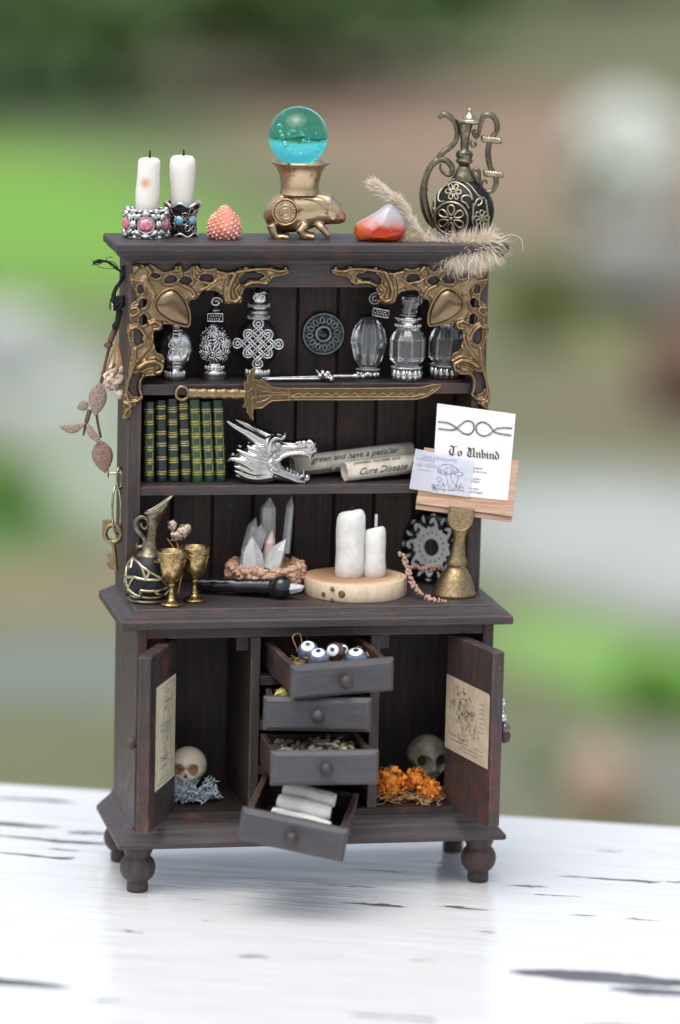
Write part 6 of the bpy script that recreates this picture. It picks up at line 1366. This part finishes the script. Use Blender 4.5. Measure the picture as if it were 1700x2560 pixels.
b = MB(); b.prism([(F(x,y).x, F(x,y).z) for x, y in [(60,392),(128,392),(130,410),(105,412),(84,470),(66,470)]], -38*k, -22*k); b.build('collar', BRASSM, t, bevel=.001)
# brass pin on the right side
P0 = at(1205, 1284, .33); P0.x = .4625; t = thing('brass_pin', 'slender brass pin hanging on the right side behind the lectern', 'pin', P0, 0)
b = MB(); b.tube([(.008,-.01,0),(.012,-.01,-.045),(.013,-.01,-.075),(.009,-.01,-.12),(.004,-.01,-.155)], [.006,.0075,.008,.005,.002], 10); b.build('pin', BRASSPALE, t); b = MB(); b.ball((.007,-.01,.004), .009, 10, 8); b.build('head', BRASSPALE, t)
# beads hung on the right door
h, M4, L = RD; bp = h+(M4 @ Vector((L-.030, .04, .455)))
t = thing('bead_strand', 'short strand of silver beads hanging on the right door', 'beads', bp, 0)
for x, y, z, r in ((.004,.0,.055,.0105),(.001,0,.034,.0095),(.006,-.002,.014,.0115),(.004,.001,.027,.006)):
    b = MB(); b.ball((x,y,z), r, 14, 10); b.build('bead', SILVER, t)
b = MB(); b.ball((.012,-.002,-.012), .0145, 16, 12); o = b.build('bead', mat('brown_pearl', (.16,.13,.13), (.22,.18,.18), 60, rough=.18, metal=.6), t); o['label'] = 'large brown pearl bead'
# ------------------------------------------------------------------ cupboards
ZF = .2055
def skull(name, label, loc, rz, s, mt, eyes, style):
    t = thing(name, label, 'skull', loc, rz); b = MB(); n, m_ = 64, 48; b.ball((0,0,0), 1, n, m_); e_ = MB()
    for i, v in enumerate(b.v):
        v = Vector(v); x, y, z = v; f = max(0, -y)
        if style == 'round':
            v = Vector((x*.92, y*1.05, z*.95)); v.z += .1
            if z < -.2: v.x *= 1-.28*min(1, (-.2-z)/.8); v.z = v.z*1.0-.12*f
            for ex in (-.36, .36):
                d = math.hypot((x-ex)/.26, (z-.02-(abs(ex)-.3)*0)/.22)
                if y < 0 and d < 1.25: v.y += .34*max(0, 1-(d/1.25)**4)
            d = math.hypot(x/.12, (z+.30)/.14)
            if y < 0 and d < 1: v.y += .25*(1-d*d)
        else:
            v = Vector((x*.90, y*1.02, z*.95+.1)); 
            if z < -.05: q_ = min(1, (-.05-z)/.7); v.x *= 1-.52*q_; v.z -= .30*q_; v.y -= .12*q_*f
            for ex in (-.42, .42):
                d = math.hypot((x-ex)/.30, (z-.0)/.28)
                if y < .2: v.y += .42*max(0, 1-(d/1.05)**4) if d < 1.05 else 0
                if y < .2 and 1.0 < d < 1.6: v.y -= .10*(1-abs(d-1.3)/.3)
            if y < 0: v.y -= .16*math.exp(-(x/.14)**2)*math.exp(-((z+.35)/.3)**2)
            for ex in (-.09, .09):
                d = math.hypot((x-ex)/.07, (z+.42)/.12)
                if y < 0 and d < 1: v.y += .2*(1-d*d)
        b.v[i] = tuple(v*s)
    b.build('cranium', mt, t)
    for sx in (-1, 1):
        e_ = MB()
        if style == 'round':
            P = [(.10*sx,.03),(.30*sx,.12),(.54*sx,.24),(.60*sx,.02),(.56*sx,-.18),(.36*sx,-.20),(.2*sx,-.08)]
            P = [(v.x, v.y) for v in cr([(a, c, 0) for a, c in P], 3, True)]
            rg = [[Vector((x*s, (-(1.0-.32*(x*x+z*z))-.012+dy)*s, (z+.10)*s)) for x, z in P] for dy in (0.0,)]; c = Vector((.38*sx*s, -.80*s, .13*s))
            e_.add(rg[0]+[c], [(i, (i+1) % len(P), len(P)) for i in range(len(P))] if sx < 0 else [((i+1) % len(P), i, len(P)) for i in range(len(P))], 0, True); e_.build('eye_socket', eyes, t)
        else:
            e_.ball((.40*sx*s, -.56*s, .08*s), (.20*s, .10*s, .18*s), 14, 10); e_.build('eye_socket', eyes, t)
    if style == 'round': e_ = MB(); e_.add([Vector((x*s, -1.035*s*(1-.02), z*s)) for x, z in ((0,-.10),(.10,-.30),(0,-.26),(-.10,-.30))], [(0,1,2),(0,2,3)], 0, False); e_.build('nose_hole', DARK, t)
    if style != 'round':
        for i in range(6): e_ = MB(); e_.ball((( -.17+.068*i)*s, (-.80+.03*abs(i-2.5))*s, -1.0*s), (.03*s,.03*s,.06*s), 8, 6); e_.build('tooth', mt, t)
    return t
F = Fr(3.6465, 880, 1400)
p = at(230+878/3.6465, 1540+1345/3.6465, .23)
skull('ivory_skull', 'cream toy skull with slanted brown eyes in the left cupboard', (p.x, .23, ZF+.068), FACE-.1, .052, BONE, BONEEYE, 'round')
p = at(230+765/3.6465, 1540+1170/3.6465, .27); t = thing('acorn', 'small brown acorn beside the cream skull, half behind the left door', 'acorn', (p.x, .27, ZF), FACE)
b = MB(); b.lathe([(.004,0),(.012,.01),(.016,.04),(.015,.075),(.012,.085)], 18); b.build('nut', ACORN, t); b = MB(); b.lathe([(.012,.08),(.018,.084),(.019,.092),(.013,.104),(.004,.108),(.003,.116),(.001,.117)], 18); b.build('cap', STEM, t)
def lichen(name, label, c, n, R, seed):
    t = thing(name, label, 'lichen', c, FACE); rs = random.Random(seed); b = MB()
    def br(p, d, L, r, lv):
        q = p+d*L*.5+Vector((rs.gauss(0,.1), rs.gauss(0,.1), rs.gauss(0,.1)))*L; e = q+(d+Vector((rs.gauss(0,.35), rs.gauss(0,.35), rs.gauss(0,.25)))).normalized()*L*.55; e.z = max(e.z, .002); q.z = max(q.z, .002)
        b.tube([p, q, e], [r, r*.85, r*.55], 5)
        if lv:
            for i in range(rs.choice((2,2,3))): br(e if i else q, (d+Vector((rs.gauss(0,.7), rs.gauss(0,.6), rs.gauss(0,.55)))).normalized(), L*.62, r*.72, lv-1)
    for i in range(n):
        a = rs.uniform(0, 2*pi); rr = R*math.sqrt(rs.random())*.55; p = Vector((rr*math.cos(a)*1.25, rr*math.sin(a)*.6, rs.uniform(.003,.03)))
        br(p, Vector((math.cos(a), math.sin(a)*.7-.25, rs.uniform(.0,.75))).normalized(), rs.uniform(.018,.028), .0032, 2)
    b.build('branching_mass', LICHEN, t)['kind'] = 'stuff'
p = atz(230+930/3.6465, 1540+1700/3.6465, ZF); lichen('lichen_tuft', 'tuft of blue grey branching lichen in front of the cream skull', (p.x, p.y+.012, ZF), 74, .064, 3)
# right cupboard
p = at(900+560/3.3738, 1540+1150/3.3738, .20)
skull('grey_skull', 'grey long faced skull in the right cupboard', (p.x+.004, .20, ZF+.083), FACE+.25, .061, BONEG, DARK, 'long')
rock('teal_stone', 'dark teal polished stone at the back of the right cupboard', 'stone', (.262, .30, ZF), [(150,1290),(160,1170),(200,1130),(250,1150),(285,1195),(270,1250),(240,1290)], Fr(3.3738, 215, 1290), 60, TEALST)
def crumple(name, label, X, Y, y, r, n, mt, cat, seed, zmin=ZF):
    p = at(900+X/3.3738, 1540+Y/3.3738, y); t = thing(name, label, cat, (p.x, y, zmin), FACE, 'orange dried blooms in the right cupboard'); rs = random.Random(seed); b = MB(); c = Vector((0,0,max(p.z-zmin, r*.8))); b.ball(c, r*.62, 10, 8)
    for i in range(n):
        d = Vector((rs.gauss(0,1), rs.gauss(0,1), rs.gauss(0,1))).normalized(); q = c+d*r*rs.uniform(.55,.85); u = d.orthogonal().normalized(); v = d.cross(u); a = rs.uniform(0,6); u, v = u*math.cos(a)+v*math.sin(a), v*math.cos(a)-u*math.sin(a); l = r*rs.uniform(.22,.42)
        P = [q-u*l*.5, q+v*l*.35+d*l*.5, q-v*l*.35+d*l*.55, q+u*l*.2+d*l*.9, q+u*l*.6+v*l*.4+d*l*.6, q+u*l*.55-v*l*.45+d*l*.75]; b.add(P, [(0,1,3),(0,3,2),(1,4,3),(3,5,2)], 0, True)
    for i, v in enumerate(b.v):
        if v[2] < .002: b.v[i] = (v[0], v[1], .002)
    b.build('petals', mt, t); return t
crumple('orange_bloom', 'orange crumpled bloom at the left of the right cupboard', 262, 1405, .105, .042, 170, ORANGE, 'dried flower', 1); crumple('orange_bloom', 'orange bloom in the middle, under the grey skull', 470, 1370, .120, .030, 110, ORANGE, 'dried flower', 2); crumple('orange_bloom', 'orange bloom at the right beside the open right door', 575, 1480, .095, .034, 130, ORANGE, 'dried flower', 3)
def strawmat(name, label, pts, rx, ry, n, L, r, seed, z0, cat='straw', parent_rot=None):
    t = thing(name, label, cat, pts, FACE); rs = random.Random(seed); b = MB()
    for i in range(n):
        x, y = rs.uniform(-rx, rx), rs.uniform(-ry, ry); a = rs.uniform(0, 2*pi); p = Vector((x, y, rs.uniform(.001,.018))); P = [p]
        for j in range(4):
            a += rs.gauss(0,.7); q = P[-1]+Vector((math.cos(a), math.sin(a)*.7, rs.gauss(0,.35)))*L/4; q.z = max(q.z, .0015); q.x = max(-rx*1.1, min(rx*1.1, q.x)); q.y = max(-ry*1.15, min(ry*1.15, q.y)); P.append(q)
        b.tube(cr(P, 2), r*rs.uniform(.7,1.2), 4)
    b.build('strands', STRAW, t)['kind'] = 'stuff'; return t
p = atz(900+430/3.3738, 1540+1560/3.3738, ZF); strawmat('straw_bed', 'thin bed of dry straw under the orange blooms', (p.x, .115, ZF+.0005), .082, .062, 130, .06, .0012, 4, ZF)
# ------------------------------------------------------------------ in the drawers
def ind(d, x, y, z): return DR[d].location+(DR[d].rotation_euler.to_matrix() @ Vector((x, y, z)))
# top drawer: eyeballs on roots
def S6(X, Y): return (580+X/3.5636, 1540+Y/3.5636)
eyes = [(680,318,96,-.060,.100,EYEB,(-.05,-.45,.55),'blue bead eyeball at the back left of the top drawer'),(772,385,96,-.032,.060,EYEB,(-.05,-.45,.75),'blue bead eyeball second from the left, close to the drawer front'),(918,322,88,.004,.085,EYEK,(-.25,-.75,.35),'dark brown bead eyeball in the middle of the top drawer'),(1106,388,102,.062,.064,EYEB,(-.05,-.35,.80),'blue bead eyeball at the right end of the top drawer'),(968,310,70,.022,.118,EYEK,(.45,-.6,.3),'bead eyeball mostly hidden behind the brown one')]
for X, Y, r, dx, dy, mt, look, lab in eyes:
    rr = r*KS/3.5636; dy0 = dy
    c = at(*S6(X, Y), DR[0].location.y+dy0)
    t = thing('bead_eyeball', lab, 'eyeball', c, FACE, 'bead eyeballs in the top drawer'); b = MB(); b.ball((0,0,0), rr, 28, 20); b.build('bead', mt, t)
    d = Vector(look).normalized(); M3 = d.to_track_quat('Z', 'Y').to_matrix()
    cap = lambda th, e: [((rr+e)*math.sin(th*i/6), (rr+e)*math.cos(th*i/6)) for i in range(7)]
    b = MB(); b.lathe([(max(x, 1e-5), z) for x, z in cap(.62, .0006)][::-1], 24, M=M3, caps=False); b.build('white', EYEW, t); b = MB(); M5 = (d+Vector((0,-.05,.10))).normalized().to_track_quat('Z', 'Y').to_matrix(); b.lathe([(max(x, 1e-5), z) for x, z in cap(.24, .0011)][::-1], 18, M=M5, caps=False); b.build('pupil', EYEP, t)
t = strawmat('root_nest', 'tangle of dry roots under the bead eyeballs', ind(0,-.005,.11,.034), .098, .082, 150, .085, .0013, 9, 0, 'dry roots'); t.rotation_euler = DR[0].rotation_euler
b = MB()
for pts in ([(-.10,.16,.05),(-.09,.17,.075),(-.085,.15,.09)],[(.0,.17,.03),(.005,.18,.075),(.0,.17,.095),(.012,.17,.11)],[(.02,.18,.05),(.05,.17,.085),(.07,.17,.10)],[(-.06,.06,.04),(-.072,.065,.075),(-.05,.075,.078),(-.045,.07,.05)],[(-.03,.18,.04),(-.035,.17,.095)]): b.tube(cr(pts,4), .0013, 5)
b.build('loose_root', STRAW, t)
# second drawer: yellow green flower
p = at(*S6(445,665), DR[1].location.y+.10); t = thing('yellow_flower', 'yellow green dried flower showing behind the top drawer', 'dried flower', ind(1,-.083,.085,.014), FACE); b = MB(); rs = random.Random(2); petals(b, Vector((0,0,.062)), 90, .018, .016, rs); b.ball((0,0,.06), .016, 8, 6); b.build('petals', YGREEN, t); b = MB(); b.tube([(0,0,0),(.003,0,.05)], .003, 6); b.build('stem', STEM, t)
# third drawer: buds
t = thing('bud_heap', 'heap of dried lavender buds filling the third drawer', 'dried buds', ind(2,0,.1,.0135), 0); t.rotation_euler = DR[2].rotation_euler; rs = random.Random(11); b = MB()
for i in range(330):
    x, y = rs.uniform(-.098,.098), rs.uniform(-.066,.17); z = .030+rs.random()*(.030+.010*math.sin(x*40)); l = rs.uniform(.0075,.0115); M3 = Matrix.Rotation(rs.uniform(0,6), 3, 'Z') @ Matrix.Rotation(rs.uniform(-.6,.6), 3, 'Y')
    b.tube([Vector((x,y,z))+M3 @ Vector((u*l,0,0)) for u in (-1,-.6,0,.6,1)], [.001,.0045,.0056,.0046,.0018], 7, rs.choice((0,0,0,1)))
b.tube([(-.035,-.04,.055),(0,-.055,.05),(.012,-.05,.047)], .0026, 6, 1); b.box((-.0995,-.066,.0002),(.0995,.16,.036), 0); b.build('buds', [LAV, LAVG], t)['kind'] = 'stuff'
# bottom drawer: white rolls
for i, (x0, x1, y0, y1, z, r, lab) in enumerate([(-.084,.040,.046,.036,.044,.0175,'white roll nearest the front of the bottom drawer'),(-.066,.084,.076,.062,.062,.0185,'second white roll from the front, reaching furthest right'),(-.058,.076,.112,.098,.086,.0205,'third white roll from the front of the bottom drawer'),(-.052,.078,.152,.138,.106,.0205,'rearmost white roll in the bottom drawer')]):
    A, B_ = ind(3,x0,y0,z), ind(3,x1,y1,z); t = thing('white_roll', lab, 'roll', A, 0, 'white rolls in the bottom drawer'); t.rotation_euler = (B_-A).to_track_quat('X', 'Z').to_euler(); L = (B_-A).length; b = MB(); n = 9
    b.tube([(L*u/n, .0012*math.sin(u*1.3+i), .0010*math.cos(u+i)) for u in range(n+1)], [r*.80]+[r]*(n-1)+[r*.82], 20); b.build('roll', CLAYW, t)
    b = MB(); b.tube([(L*.02,-r*.75,r*.62),(L*.5,-r*.72,r*.70),(L*.97,-r*.75,r*.62)], .0016, 5); b.build('overlap', CLAYW, t)
